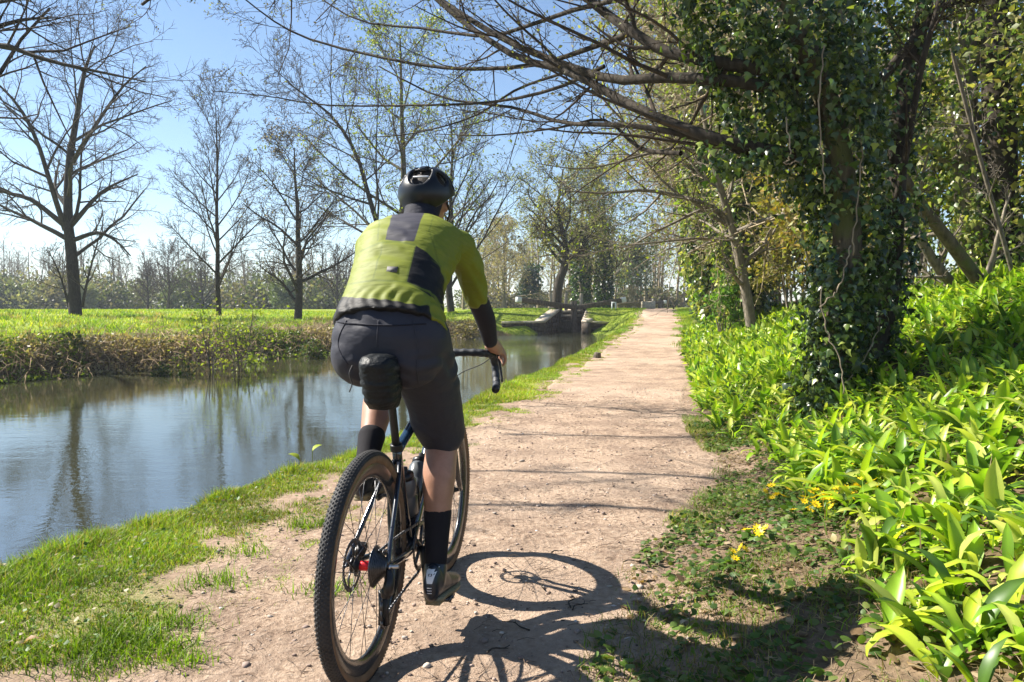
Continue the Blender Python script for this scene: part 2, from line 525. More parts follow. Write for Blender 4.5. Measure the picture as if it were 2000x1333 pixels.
# canal water
m, nt, b = new_mat('canal_water')
tc = N(nt, 'ShaderNodeTexCoord')
mp = N(nt, 'ShaderNodeMapping'); mp.inputs['Scale'].default_value = (1, 1, 1); mp.inputs['Rotation'].default_value = (0, 0, R(20))
L(nt, tc.outputs['Object'], mp.inputs['Vector'])
mp2 = N(nt, 'ShaderNodeMapping'); mp2.inputs['Scale'].default_value = (.55, 1.5, 1)
L(nt, tc.outputs['Object'], mp2.inputs['Vector'])
wv1 = noise(nt, 3.2, 3, .55, mp2.outputs['Vector'])
wv2 = noise(nt, 14, 3, .6, mp.outputs['Vector'])
big = noise(nt, .35, 2, .5, tc.outputs['Object'])
sp = N(nt, 'ShaderNodeSeparateXYZ'); L(nt, tc.outputs['Object'], sp.inputs['Vector'])
race = N(nt, 'ShaderNodeMapRange'); race.inputs['From Min'].default_value = 31; race.inputs['From Max'].default_value = 37
L(nt, sp.outputs['Y'], race.inputs['Value'])
st = N(nt, 'ShaderNodeMath', operation='MULTIPLY_ADD'); L(nt, race.outputs['Result'], st.inputs[0]); st.inputs[1].default_value = .5
bg = N(nt, 'ShaderNodeMapRange'); bg.inputs['From Min'].default_value = .35; bg.inputs['From Max'].default_value = .65
bg.inputs['To Min'].default_value = .02; bg.inputs['To Max'].default_value = .075
L(nt, big, bg.inputs['Value']); L(nt, bg.outputs['Result'], st.inputs[2])
b1 = N(nt, 'ShaderNodeBump'); b1.inputs['Distance'].default_value = .034
L(nt, wv1, b1.inputs['Height']); L(nt, st.outputs['Value'], b1.inputs['Strength'])
b2 = N(nt, 'ShaderNodeBump'); b2.inputs['Distance'].default_value = .02
L(nt, wv2, b2.inputs['Height']); L(nt, st.outputs['Value'], b2.inputs['Strength']); L(nt, b1.outputs['Normal'], b2.inputs['Normal'])
L(nt, b2.outputs['Normal'], b.inputs['Normal'])
b.inputs['Base Color'].default_value = (.035, .036, .018, 1)
b.inputs['Roughness'].default_value = .0
b.inputs['IOR'].default_value = 4.5
M['water'] = m
wp = np.array(WATER_POLY)
cen = np.array([-3.0, 30.0])
wb = bmesh.new()
vs = [wb.verts.new((x, y, WATER_Z)) for x, y in [(-24, -8.2), (-3.0, -8.2), (2.5, 12), (8.2, 38), (8.2, 42.2), (5.2, 43.2), (5.2, 70), (2.3, 70), (1.2, 43.2), (-1.5, 42.6), (-5.5, 39), (-9.5, 27), (-14, 16)]]
wb.faces.new(vs)
bmesh.ops.triangulate(wb, faces=wb.faces[:])
wme = bpy.data.meshes.new('canal_water'); wb.to_mesh(wme); wb.free()
water = link('canal_water', wme, M['water'])
tag(water, 'rippled canal water mirroring sky and bare trees', None, None, 'structure')
# ------------------------------------------------------------------ trees
class Grower:
    """Grows branches; keeps them sorted by level so that trunk and crown become separate parts."""
    def __init__(self, seed):
        self.r = random.Random(seed)
        self.br = []            # (level, pts list, radii list)
        self.tips = []          # (point, direction) of fine twigs
    def _bend(self, d, amt, up):
        r = self.r
        x = d[0] + r.gauss(0, amt); y = d[1] + r.gauss(0, amt); z = d[2] + r.gauss(0, amt) + up
        k = 1.0 / math.sqrt(x * x + y * y + z * z + 1e-12)
        return (x * k, y * k, z * k)
    def _side(self, d, ang, az):
        # direction at angle ang from d, azimuth az
        ax = (0, 0, 1) if abs(d[2]) < .9 else (1, 0, 0)
        ux, uy, uz = d[1] * ax[2] - d[2] * ax[1], d[2] * ax[0] - d[0] * ax[2], d[0] * ax[1] - d[1] * ax[0]
        k = 1 / math.sqrt(ux * ux + uy * uy + uz * uz); ux *= k; uy *= k; uz *= k
        wx, wy, wz = d[1] * uz - d[2] * uy, d[2] * ux - d[0] * uz, d[0] * uy - d[1] * ux
        c, s = math.cos(ang), math.sin(ang); ca, sa = math.cos(az), math.sin(az)
        return (d[0] * c + s * (ux * ca + wx * sa), d[1] * c + s * (uy * ca + wy * sa), d[2] * c + s * (uz * ca + wz * sa))
    def branch(self, p, d, length, r0, lv, prm):
        ns = prm['seg'][lv]
        step = length / ns
        pts = [p]; rad = [r0]; dirs = [d]
        r1 = r0 * prm['taper'][lv]
        for i in range(ns):
            d = self._bend(d, prm['gnarl'][lv], prm['up'][lv])
            p = (p[0] + d[0] * step, p[1] + d[1] * step, p[2] + d[2] * step)
            pts.append(p); rad.append(r0 + (r1 - r0) * (i + 1) / ns); dirs.append(d)
        self.br.append((lv, pts, rad))
        self.kids(pts, rad, dirs, length, lv, prm)
    def limb(self, pts, r0, r1, lv, prm, n=9, kids=True, length=None):
        q = spline(pts, n)
        rad = np.linspace(r0, r1, n)
        d = nrm(np.gradient(q, axis=0))
        pl = [tuple(x) for x in q]
        self.br.append((lv, pl, list(rad)))
        if kids:
            self.kids(pl, list(rad), [tuple(x) for x in d], length or float(np.linalg.norm(np.diff(q, axis=0), axis=1).sum()), lv, prm)
    def kids(self, pts, rad, dirs, length, lv, prm):
        r = self.r
        if lv >= prm['max']:
            self.tips.append((pts[-1], dirs[-1])); 
            if len(pts) > 2: self.tips.append((pts[len(pts) // 2], dirs[len(pts) // 2]))
            return
        n = prm['n'][lv]
        n = max(1, int(n * r.uniform(.8, 1.2) + .5))
        az = r.uniform(0, 6.28)
        t0 = prm['from'][lv]
        for k in range(n):
            t = t0 + (1 - t0) * (k + r.uniform(.1, .9)) / n
            f = t * (len(pts) - 1); i = min(int(f), len(pts) - 2); f -= i
            a, b = pts[i], pts[i + 1]
            p = (a[0] + (b[0] - a[0]) * f, a[1] + (b[1] - a[1]) * f, a[2] + (b[2] - a[2]) * f)
            az += 2.4 + r.uniform(-.5, .5)
            ang = prm['ang'][lv] * r.uniform(.75, 1.25)
            if lv == 0: ang *= 1.15 - .45 * t
            d = self._side(dirs[i], ang, az)
            sh = prm['shape'](t) if lv == 0 else (1.1 - prm.get('tipshort', .55) * t)
            ln = length * prm['len'][lv] * sh * r.uniform(.75, 1.2)
            rr = (rad[i] + (rad[i + 1] - rad[i]) * f) * prm['rr'][lv] * r.uniform(.8, 1.1)
            self.branch(p, d, ln, max(rr, prm['rmin']), lv + 1, prm)
    def buf(self, levels, sides, col=(1, 1, 1), fat=1.0):
        b = Buf(); g = {}
        for lv, p, r in self.br:
            if lv in levels:
                g.setdefault((len(p), sides.get(lv, 3)), []).append((p, r))
        for (n, s), items in g.items():
            P_ = np.array([i[0] for i in items]); R_ = np.array([i[1] for i in items]) * fat
            c = np.asarray(col)[None] * (.75 + .5 * rng.random((len(items), 1)))
            tubes(b, P_, R_, s, c)
        return b

def params(**kw):
    d = dict(max=4, n=[16, 8, 6, 5], seg=[12, 6, 4, 2, 1], len=[.48, .5, .48, .5], ang=[R(52), R(42), R(42), R(42)], rr=[.5, .55, .55, .6],
             taper=[.25, .3, .35, .4, .4], gnarl=[.05, .11, .13, .15, .15], up=[.02, .05, .04, .03, .02], rmin=.006, shape=lambda t: 1.15 - .7 * t)
    d['from'] = [.22, .15, .12, .1]
    d.update(kw)
    return d

TRUNK_SIDES = {0: 10, 1: 6, 2: 4, 3: 3, 4: 3}
def leaves_on(buf, tips, n, size, cols, spread=.15, seed=0, aspect=.6, droop=-.2):
    """Small folded leaves scattered about twig tips."""
    g = np.random.default_rng(seed)
    if not len(tips) or n <= 0: return
    idx = g.integers(0, len(tips), n)
    base = np.array([t[0] for t in tips])[idx] + g.normal(0, spread, (n, 3))
    d = nrm(np.array([t[1] for t in tips])[idx] + g.normal(0, .8, (n, 3)) + [0, 0, droop])
    leaf_batch(buf, base, d, g, size, cols, aspect)

def leaf_batch(buf, base, d, g, size, cols, aspect=.6, up=None, jitter=.35, fine=False):
    n = len(base)
    L_ = size * (1 + jitter * g.uniform(-1, 1, n))[:, None]
    rnd = g.normal(0, 1, (n, 3)) if up is None else up
    side = nrm(np.cross(d, rnd)); nor = np.cross(side, d)
    w = L_ * aspect * .5
    p0 = base; p1 = base + d * L_ * .45 + side * w - nor * w * .25; p2 = base + d * L_; p3 = base + d * L_ * .45 - side * w - nor * w * .25
    if fine:
        pa = lambda t, s_: base + d * L_ * t + side * w * s_ - nor * w * .25 * abs(s_)
        v = np.stack([p0, pa(.18, .75), pa(.48, 1.0), pa(.8, .6), p2 - nor * w * .3, pa(.8, -.6), pa(.48, -1.0), pa(.18, -.75), pa(.48, 0)], 1).reshape(-1, 3)
        k = np.arange(n)[:, None] * 9
        f = np.concatenate([k + [8, i_, (i_ + 1) % 8] for i_ in range(8)])
        cols = np.asarray(cols, float); c = cols[g.integers(0, len(cols), n)] * (.7 + .6 * g.random((n, 1)))
        buf.add(v, f, np.repeat(c, 9, axis=0)); return
    v = np.stack([p0, p1, p2, p3], 1).reshape(-1, 3)
    k = np.arange(n)[:, None] * 4
    f = np.concatenate([k + [0, 1, 2], k + [0, 2, 3]])
    cols = np.asarray(cols, float)
    c = cols[g.integers(0, len(cols), n)] * (.7 + .6 * g.random((n, 1)))
    buf.add(v, f, np.repeat(c, 4, axis=0))

IVY_T = np.array([(0, 0, 0), (.02, .28, -.03), (.22, .52, -.10), (.42, .27, -.02), (1.0, 0, -.12), (.42, -.27, -.02), (.22, -.52, -.10), (.02, -.28, -.03), (.38, 0, .05)])
IVY_F = np.array([(8, 0, 1), (8, 1, 2), (8, 2, 3), (8, 3, 4), (8, 4, 5), (8, 5, 6), (8, 6, 7), (8, 7, 0)])
def ivy_batch(buf, base, out, g, size, cols, template=True, jitter=.4):
    """Leaves hanging off a surface: facing outwards, tip down."""
    n = len(base)
    out = nrm(out + g.normal(0, .7, (n, 3)))
    down = np.array([0, 0, -1.0]) + g.normal(0, .45, (n, 3))
    d = nrm(down - out * (down * out).sum(1, keepdims=True) + out * .25)
    side = nrm(np.cross(d, out)); nor = np.cross(side, d)
    L_ = (size * (1 + jitter * g.uniform(-1, 1, n)))[:, None, None]
    T = IVY_T if template else np.array([(0, 0, 0), (.35, .45, -.1), (1, 0, 0), (.35, -.45, -.1)])
    F = IVY_F if template else np.array([(0, 1, 2), (0, 2, 3)])
    v = base[:, None] + L_ * (T[None, :, 0:1] * d[:, None] + T[None, :, 1:2] * side[:, None] + T[None, :, 2:3] * nor[:, None])
    k = (np.arange(n) * len(T))[:, None, None]
    f = (F[None] + k).reshape(-1, 3)
    cols = np.asarray(cols, float)
    c = cols[g.integers(0, len(cols), n)] * (.65 + .7 * g.random((n, 1)))
    buf.add(v.reshape(-1, 3), f, np.repeat(c, len(T), axis=0))

IVY_COLS = [(.02, .042, .012), (.03, .065, .016), (.045, .09, .02), (.09, .15, .025), (.025, .05, .018)]
IVY_LIT = [(.13, .20, .03), (.22, .28, .05), (.32, .34, .09), (.08, .13, .03), (.36, .35, .13)]  # ivy colours brightened to stand in for sun on the leaves
SPRING = [(.20, .27, .03), (.26, .30, .04), (.16, .23, .03), (.30, .32, .07)]
OLIVE = [(.20, .22, .06), (.27, .26, .09), (.16, .19, .06), (.30, .26, .12)]

def ivy_on_line(buf, line, rads, n, size, cols, g, template=False, fluff=.12, gap=.36):
    """Scatter ivy round a stem line; rads = distance of the leaf skin from the line."""
    q = spline(line, 60); rr = np.interp(np.linspace(0, 1, 60), np.linspace(0, 1, len(rads)), rads)
    w = rr / rr.sum()
    i = g.choice(60, n, p=w)
    j = np.clip(i + g.choice([-1, 1], n), 0, 59)
    f = g.random((n, 1)) * .5
    c = q[i] * (1 - f) + q[j] * f
    a = g.uniform(0, 2 * math.pi, n)
    lump = .75 + .5 * vnoise(c[:, 2] * 1.6 + 5, a * 1.3, 40)
    out = np.stack([np.cos(a), np.sin(a), g.normal(0, .25, n)], -1)
    keep = fbm(c[:, 2] * 2.1 + 3 * c[:, 0], a * 1.1 + c[:, 2] * .4, 44) + g.normal(0, .05, n) > gap
    c, out, i, lump, n = c[keep], out[keep], i[keep], lump[keep], int(keep.sum())
    rad = rr[i] * lump * (.62 + .38 * g.random(n) ** .5) + np.abs(g.normal(0, fluff, n)) * (g.random(n) < .35)
    ivy_batch(buf, c + out * rad[:, None], out, g, size, cols, template)

def base_pt(px, d, dz=0.0):
    x = (px - 1000) / 1500 * d
    return (x, d, float(ground_z(np.array([x]), np.array([d]))[0]) - .08 + dz)

def bare_tree(name, label, base, height, r0, seed, prm, lean=(0, 0), bark='bark_dark', twig='twig', leaves=0, leafcols=SPRING, lsize=.12, group=None,
              trunk_pts=None, limbs=(), ivy=0, ivy_r=(.3, .3, .1), trunk_lv=(0, 1), wig=.04, ivy_cols=IVY_COLS, ivy_size=.14):
    e = empty(name, base, 0, label, 'tree', group)
    g = Grower(seed)
    if trunk_pts is None:
        r = g.r
        n = 6
        trunk_pts = [(lean[0] * (i / n) ** 1.4 * height + (r.gauss(0, wig) * height * .2 if 0 < i else 0), lean[1] * i / n * height + (r.gauss(0, wig) * height * .2 if 0 < i else 0), height * i / n) for i in range(n + 1)]
    g.limb([(trunk_pts[0][0], trunk_pts[0][1], trunk_pts[0][2] - .3)] + list(trunk_pts), r0, r0 * .12, 0, prm, 16)
    # root flare
    fl = g.br[0]
    for i, k in ((0, 1.7), (1, 1.25)): fl[2][i] *= k
    for pts, ra, rb, lv in limbs:
        g.limb(pts, ra, rb, lv, prm, 10)
    tb = g.buf(trunk_lv, TRUNK_SIDES)
    tb.obj('trunk', M[bark], e, True)
    cb = g.buf([l for l in range(6) if l not in trunk_lv], TRUNK_SIDES)
    cb.obj('crown', M[twig], e)
    if leaves:
        lb = Buf(); leaves_on(lb, g.tips, leaves, lsize, leafcols, .08, seed)
        o = lb.obj('young_leaves', M['leaf'], e); tag(o, None, None, None, 'stuff')
    if ivy:
        ib = Buf(); ivy_on_line(ib, trunk_pts[:max(3, int(len(trunk_pts) * .8))], ivy_r, ivy, ivy_size, ivy_cols, np.random.default_rng(seed))
        o = ib.obj('ivy', M['ivy_light'], e); tag(o, None, None, None, 'stuff')
    return e, g

# --- the meadow trees across the canal
big = params(n=[16, 10, 7, 5], ang=[R(55), R(45), R(45), R(45)], len=[.50, .48, .45, .5], up=[.01, .06, .05, .05, .04], rmin=.008, gnarl=[.03, .12, .15, .16, .16])
big['from'] = [.26, .2, .12, .1]
T1 = base_pt(148, 40)
def rel(px, py, d, b): 
    q = P(px, py, d); return (q.x - b[0], q.y - b[1], q.z - b[2])
bare_tree('bare_tree', 'biggest bare dark tree in the meadow, thick trunk with side shoots at its foot', T1, 13.8, .37, 3, big,
          trunk_pts=[(0, 0, 0), rel(140, 500, 40, T1), rel(133, 430, 40, T1), rel(135, 320, 40.3, T1), rel(150, 230, 40.5, T1), rel(165, 140, 40.5, T1), rel(185, 90, 40.5, T1)],
          limbs=[([rel(128, 450, 40, T1), rel(105, 380, 39.5, T1), rel(70, 270, 39, T1), rel(30, 200, 38.8, T1), rel(-20, 150, 38.5, T1)],   .17, .04, 1),
                 ([rel(125, 440, 40, T1), rel(60, 390, 40, T1), rel(0, 372, 40, T1), rel(-50, 330, 40, T1)], .15, .04, 1),
                 ([rel(140, 440, 40, T1), rel(200, 375, 40, T1), rel(270, 340, 40.5, T1)], .15, .03, 1),
                 ([rel(142, 470, 40, T1), rel(190, 455, 40, T1), rel(225, 470, 40, T1), rel(255, 500, 40, T1)], .13, .03, 1),
                 ([rel(140, 320, 40, T1), rel(190, 240, 41, T1), rel(240, 170, 41, T1), rel(285, 130, 41, T1)], .14, .03, 1),
                 ([rel(160, 600, 40, T1), rel(175, 530, 40, T1), rel(200, 440, 40.3, T1)], .09, .02, 1),
                 ([rel(135, 600, 40, T1), rel(118, 540, 39.6, T1), rel(95, 490, 39.4, T1)], .08, .02, 1)])
p2 = params(n=[23, 9, 7, 4], ang=[R(46), R(36), R(38), R(40)], len=[.40, .46, .45, .5], up=[.0, .09, .06, .05, .04], rmin=.010, gnarl=[.02, .08, .11, .13, .14])
p2['from'] = [.24, .2, .15, .1]
bare_tree('bare_tree', 'slim bare tree with straight thin trunk and upswept twigs in the meadow', base_pt(428, 45), 12.2, .19, 5, p2, wig=.015)
p3 = params(n=[20, 9, 7, 5], ang=[R(70), R(45), R(45), R(45)], len=[.46, .46, .45, .45], up=[.0, .05, .05, .05, .05], rmin=.012, gnarl=[.03, .14, .17, .18, .18], shape=lambda t: .85 + .5 * t - .75 * t * t)
p3['from'] = [.22, .15, .12, .1]
bare_tree('bare_tree', 'short round headed bare brown tree with low spreading boughs in the meadow', base_pt(582, 43), 9.6, .27, 8, p3, leaves=2500, leafcols=[(.16, .11, .05), (.20, .14, .06)], lsize=.10)
p4 = params(n=[18, 9, 7, 4], ang=[R(58), R(42), R(42), R(42)], len=[.46, .5, .46, .48], up=[.0, .06, .05, .04, .04], rmin=.012)
p4['from'] = [.25, .15, .12, .1]
bare_tree('bare_tree', 'tallest bare tree rising straight behind the cyclist with pale new leaves', base_pt(788, 48), 17.5, .36, 12, p4, leaves=5200, leafcols=SPRING, lsize=.16, bark='bark_moss', wig=.02)
b5 = base_pt(770, 46)
bare_tree('bare_tree', 'bare tree leaning to one side with long bare bough, just beside the tallest one', b5, 13, .22, 14, p4,
          trunk_pts=[(0, 0, 0), rel(745, 470, 46, b5), rel(722, 390, 46, b5), rel(695, 300, 46, b5), rel(650, 230, 46, b5), rel(600, 190, 46, b5), rel(560, 160, 46, b5)])
bare_tree('bare_tree', 'many stemmed bare tree fanning upward just past the cyclist shoulder', base_pt(882, 52), 13.0, .30, 17, params(n=[17, 8, 6, 5], ang=[R(38), R(36), R(40), R(42)], len=[.55, .48, .46, .5], rmin=.012), leaves=1500, lsize=.14)
# tree standing outside the frame; its outer boughs reach into the sky at the top left
b6 = (-16.6, 19.5, .5)
bare_tree('bare_tree', 'dark bare boughs reaching in across the sky from a tree out of view', b6, 13, .35, 21,
          params(n=[8, 10, 7, 5], len=[.5, .42, .45, .5], rmin=.006, up=[0, .03, .03, .03, .03]),
          limbs=[([rel(-260, 230, 19.5, b6), rel(-80, 110, 19, b6), rel(0, 88, 18.8, b6), rel(90, 118, 18.6, b6), rel(190, 140, 18.4, b6), rel(285, 160, 18.2, b6)], .11, .015, 1),
                 ([rel(-260, 120, 19.5, b6), rel(-60, 70, 18.8, b6), rel(40, 40, 18.5, b6), rel(120, 35, 18.3, b6)], .10, .012, 1),
                 ([rel(-200, 30, 19.5, b6), rel(-40, 10, 18.8, b6), rel(60, -5, 18.5, b6)], .09, .02, 1)])
# trees behind the lock
b7 = base_pt(1084, 58)
p7 = params(n=[14, 9, 7, 4], ang=[R(62), R(48), R(45), R(45)], len=[.48, .5, .48, .5], rmin=.012, gnarl=[.04, .18, .2, .2, .2])
p7['from'] = [.40, .2, .12, .1]
bare_tree('bare_tree', 'dark leaning trunk tree standing right behind the lock gate', b7, 10.5, .46, 23, p7,
          trunk_pts=[(0, 0, 0), rel(1090, 560, 58, b7), rel(1103, 520, 58, b7), rel(1105, 480, 58, b7), rel(1095, 440, 58, b7), rel(1090, 400, 58, b7), rel(1100, 330, 58, b7)],
          limbs=[([rel(1100, 500, 58, b7), rel(1085, 480, 57, b7), rel(1060, 480, 57, b7)], .2, .06, 1), ([rel(1095, 440, 58, b7), rel(1070, 450, 57, b7), rel(1040, 440, 56, b7)], .2, .06, 1),
                 ([rel(1106, 505, 58, b7), rel(1130, 495, 58, b7), rel(1170, 470, 58, b7)], .17, .05, 1)], leaves=9000, leafcols=OLIVE, lsize=.14)
for px, d, h, s, lab in ((1135, 64, 10.5, 31, 'ivy wrapped slim tree next to the leaning trunk behind the lock'), (1180, 66, 11, 33, 'ivy wrapped forked tree above the far end of the balance beam')):
    bare_tree('ivy_tree', lab, base_pt(px, d), h, .25, s, params(n=[16, 8, 6, 4], ang=[R(50), R(42), R(42), R(42)], rmin=.014), leaves=8000, leafcols=OLIVE, lsize=.16, ivy=2600, ivy_r=(.7, .8, .3), ivy_size=.22, bark='bark_grey', wig=.03)
bare_tree('bare_tree', 'pale grey trunk tree with round buff crown at the field edge', base_pt(985, 82), 8.4, .26, 37, params(n=[16, 8, 6, 4], ang=[R(60), R(45), R(45), R(45)], len=[.55, .5, .46, .5], rmin=.018), bark='bark_grey', twig='twig_tan', leaves=5500, leafcols=[(.30, .24, .15), (.26, .22, .13)], lsize=.18)

# --- row of trees along the landward side of the towpath
rowp = params(n=[24, 9, 7, 4], ang=[R(72), R(45), R(45), R(45)], len=[.40, .52, .48, .5], up=[.0, .03, .03, .03, .02], rmin=.007, gnarl=[.04, .13, .16, .17, .17])
rowp['from'] = [.34, .15, .12, .1]
ROW = [(9.6, 3.6, 11, 41, 'ivy covered trunk at the frame edge beside the leaning poles', 3200),
       (13.5, 3.0, 11, 43, 'ivy covered tree half hidden behind the big ivy trunk', 3000),
       (19, 1.7, 11, 45, 'leafy ivy column beside the path, second past the slender curved tree', 4200),
       (23.5, 1.2, 12, 47, 'dark ivy column leaning over the path edge where garlic ends', 4200),
       (28.5, 1.1, 12, 49, 'ivy column with black foot at the path edge', 3600),
       (34, 1.2, 12, 51, 'twin ivy column past the black footed one', 2600),
       (42, 1.6, 12, 53, 'pale twiggy tree overhanging the far end of the path', 1500),
       (52, 2.2, 12, 55, 'most distant tree of the row beside the bench', 900)]
for yy, off, h, s, lab, niv in ROW:
    x = float(interp(yy, PATH_R)) + off
    z = float(ground_z(np.array([x]), np.array([yy]))[0])
    far_ = yy > 30
    bare_tree('ivy_tree', lab, (x, yy, z - .05), h, .17 + .004 * yy, s, dict(rowp, **{'from': [.30 if yy < 16 else .42, .15, .12, .1]}), lean=(-.10, .02), bark='bark_grey', twig='twig_tan', leaves=6500 if not far_ else 4000, leafcols=OLIVE + SPRING[:2], lsize=.06 + .0022 * yy,
              ivy=int(niv * 2.2), ivy_r=(.42, .75, .8, .5, .2), ivy_cols=IVY_LIT + IVY_COLS[:2], ivy_size=(.062 if yy < 15 else .03 + .006 * yy), wig=.05)
# --- the big ivy clad tree beside the path
g = np.random.default_rng(77)
TB = P(1615, 830, 6.2)
ivt = empty('ivy_clad_tree', TB, 0, 'big ivy smothered tree beside the path, its long bare boughs arching over the canal', 'tree')
def tl(*pts):
    return [tuple(P(px, py, d) - TB) for px, py, d in pts]
trunk_l = tl((1612, 850, 6.2), (1622, 780, 6.2), (1640, 650, 6.2), (1655, 500, 6.15), (1645, 350, 6.1), (1615, 200, 6.0), (1560, 60, 5.9), (1500, -110, 5.8), (1450, -300, 5.7))
stem_l = tl((1690, 760, 6.7), (1712, 680, 6.65), (1738, 560, 6.6), (1748, 400, 6.5), (1764, 200, 6.5), (1800, 40, 6.5), (1830, -120, 6.5), (1850, -300, 6.5))
tp = params(max=4, n=[0, 9, 7, 5], seg=[12, 10, 6, 4, 3], len=[.3, .34, .42, .5], ang=[R(50), R(38), R(40), R(42)], rr=[.4, .42, .5, .55], taper=[.3, .3, .3, .35, .4],
            gnarl=[.03, .07, .10, .12, .12], up=[0, .03, .03, .03, .03], rmin=.0024, tipshort=.80)
tp['from'] = [.3, .18, .1, .1]
tb = Buf(); q = spline(trunk_l, 30); tube1(tb, q, np.interp(np.linspace(0, 1, 30), [0, .05, .2, 1], [.20, .145, .125, .06]), 14); tb.obj('trunk', M['bark_moss'], ivt, True)
tb = Buf(); q = spline(stem_l, 26); tube1(tb, q, np.linspace(.10, .05, 26), 10); tb.obj('stem', M['bark_dark'], ivt, True)
LIMBS = [  # main boughs, drawn nearest first
    (((1630, 320, 6.1), (1540, 300, 6.0), (1400, 272, 5.95), (1250, 215, 5.8), (1110, 140, 5.65), (1010, 112, 5.5), (900, 40, 5.35), (800, -50, 5.2)), .052, .020),
    (((1590, 150, 6.0), (1450, 130, 5.95), (1310, 104, 5.9), (1235, 62, 5.8), (1150, 0, 5.7), (1060, -90, 5.6)), .058, .03),
    (((1560, 180, 6.0), (1420, 158, 5.95), (1290, 152, 5.85), (1200, 156, 5.75), (1090, 122, 5.65), (980, 75, 5.5), (860, 0, 5.4), (780, -70, 5.3)), .050, .018),
    (((1240, 62, 5.8), (1150, 95, 5.7), (1040, 128, 5.6), (900, 135, 5.4), (780, 120, 5.3), (620, 82, 5.15), (540, 45, 5.1), (470, -8, 5.0)), .028, .005),
    (((1180, 130, 5.75), (1080, 175, 5.6), (960, 200, 5.45), (820, 206, 5.3), (640, 206, 5.2), (520, 188, 5.1), (415, 178, 5.0)), .020, .003),
    (((1460, 300, 6.0), (1330, 262, 5.9), (1220, 245, 5.8), (1100, 240, 5.7), (1000, 210, 5.6), (860, 190, 5.5), (740, 130, 5.4)), .030, .006),
    (((1330, 300, 6.1), (1250, 290, 6.2), (1180, 235, 6.2), (1090, 250, 6.1), (960, 265, 6.0), (850, 262, 5.9)), .022, .004),
    (((1110, 140, 5.65), (1010, 175, 5.6), (920, 230, 5.5), (800, 262, 5.4), (690, 270, 5.3)), .016, .003),
    (((1480, -60, 5.8), (1300, -20, 5.7), (1120, 20, 5.6), (960, 70, 5.5), (820, 55, 5.4), (700, 40, 5.3), (600, -20, 5.2)), .03, .005),
    (((1700, 180, 6.4), (1800, 60, 6.3), (1850, 10, 6.2), (1920, 0, 6.1)), .04, .02),
    (((1745, 420, 6.5), (1770, 300, 6.3), (1800, 130, 6.1), (1830, 20, 6.0), (1850, -80, 6.0)), .03, .018),
]
LIMBS += [  # boughs above the frame
    (((1560, 0, 5.9), (1350, -260, 6.2), (1100, -420, 6.8), (850, -430, 7.2), (700, -380, 7.6)), .05, .012),
    (((1500, -150, 5.8), (1200, -430, 6.0), (900, -600, 6.3), (700, -640, 6.6)), .045, .012),
    (((1480, -200, 5.8), (1150, -300, 6.6), (900, -250, 7.4), (760, -200, 8.0)), .045, .010),
]
def deeper(pts):
    return tuple((px, py, d + np.interp(px, [300, 600, 900, 1200, 1400], [5.2, 4.8, 3.2, 1.0, 0]) * (1 if py > -130 else .3)) for px, py, d in pts)
ABOVE = [((2.0, 5.9, 4.8), (0, 6.4, 5.4), (-3, 6.9, 5.5), (-5.8, 7.1, 5.3)), ((2.1, 6, 5.5), (-1, 7.5, 6.3), (-4, 8.6, 6.5), (-6.5, 9, 6.3)), ((2, 5.8, 4.5), (-.5, 5.9, 5), (-3.4, 6, 5), (-5.2, 6, 4.8)),
         ((2.1, 6.1, 5.0), (-.6, 7.6, 5.6), (-3.2, 9.4, 5.7), (-5.2, 11.0, 5.4))]
G = Grower(99)
for pts in ABOVE:
    G.limb([tuple(Vector(q_) - TB) for q_ in pts], .055, .02, 1, dict(tp, n=[0, 13, 8, 6], rmin=.004), 16)
for pts, ra, rb in LIMBS:
    k = np.mean([q[2] for q in deeper(pts)]) / np.mean([q[2] for q in pts])
    G.limb(tl(*deeper(pts)), ra, rb * k, 1, tp, 16)
for lv, p, r in [b_ for b_ in G.br if b_[0] == 1]:
    lb = Buf(); tubes(lb, np.array(p)[None], np.array(r)[None], 8); lb.obj('bough', M['bark_dark'], ivt, True)
G.buf([2, 3, 4], {2: 5, 3: 4, 4: 3}).obj('twigs', M['twig'], ivt)
bb = Buf()   # swelling buds along the twigs
tips = [t for t in G.tips]
leaves_on(bb, tips, 9000, .030, [(.09, .07, .04), (.14, .13, .05), (.22, .24, .06)], .012, 4, .55, .1)
tag(bb.obj('buds', M['leaf'], ivt), None, None, None, 'stuff')
ivl = [
    (trunk_l[:7], (.15, .19, .23, .27, .30, .34, .38), 6800),
    (stem_l[:7], (.07, .13, .17, .20, .26, .34), 2300),
    (tl((1640, 420, 6.1), (1560, 330, 6.0), (1495, 230, 5.95), (1440, 120, 5.9), (1395, 20, 5.85), (1370, -80, 5.85)), (.16, .20, .24, .26, .28, .32), 4000),
    (tl((1660, 260, 6.1), (1640, 130, 6.1), (1600, 20, 6.0), (1560, -100, 6.0)), (.24, .32, .36, .40), 3400),
    (tl((1755, 330, 6.5), (1730, 200, 6.4), (1740, 60, 6.4), (1760, -80, 6.4)), (.16, .24, .30, .34), 2200),
    (tl((1500, 300, 5.9), (1440, 330, 5.85), (1390, 280, 5.85)), (.14, .12, .08), 350),
]
ib = Buf()
ivy_on_line(ib, trunk_l[:4], (.15, .20, .23, .25), 2300, .052, IVY_COLS + [(.12, .18, .03)], g, True, .07, .30)
ivy_on_line(ib, stem_l[:4], (.09, .14, .16), 900, .052, IVY_COLS, g, True, .07, .30)
for line, rads, n in ivl:
    ivy_on_line(ib, line, rads, int(n * 1.15), .052, IVY_COLS + [(.06, .085, .03), (.13, .19, .03), (.22, .27, .06)], g, True, .10, .475)  # lightest tones: young leaves, also painted stand-ins for highlights and backlit leaves
tag(ib.obj('ivy', M['ivy'], ivt), None, None, None, 'stuff')
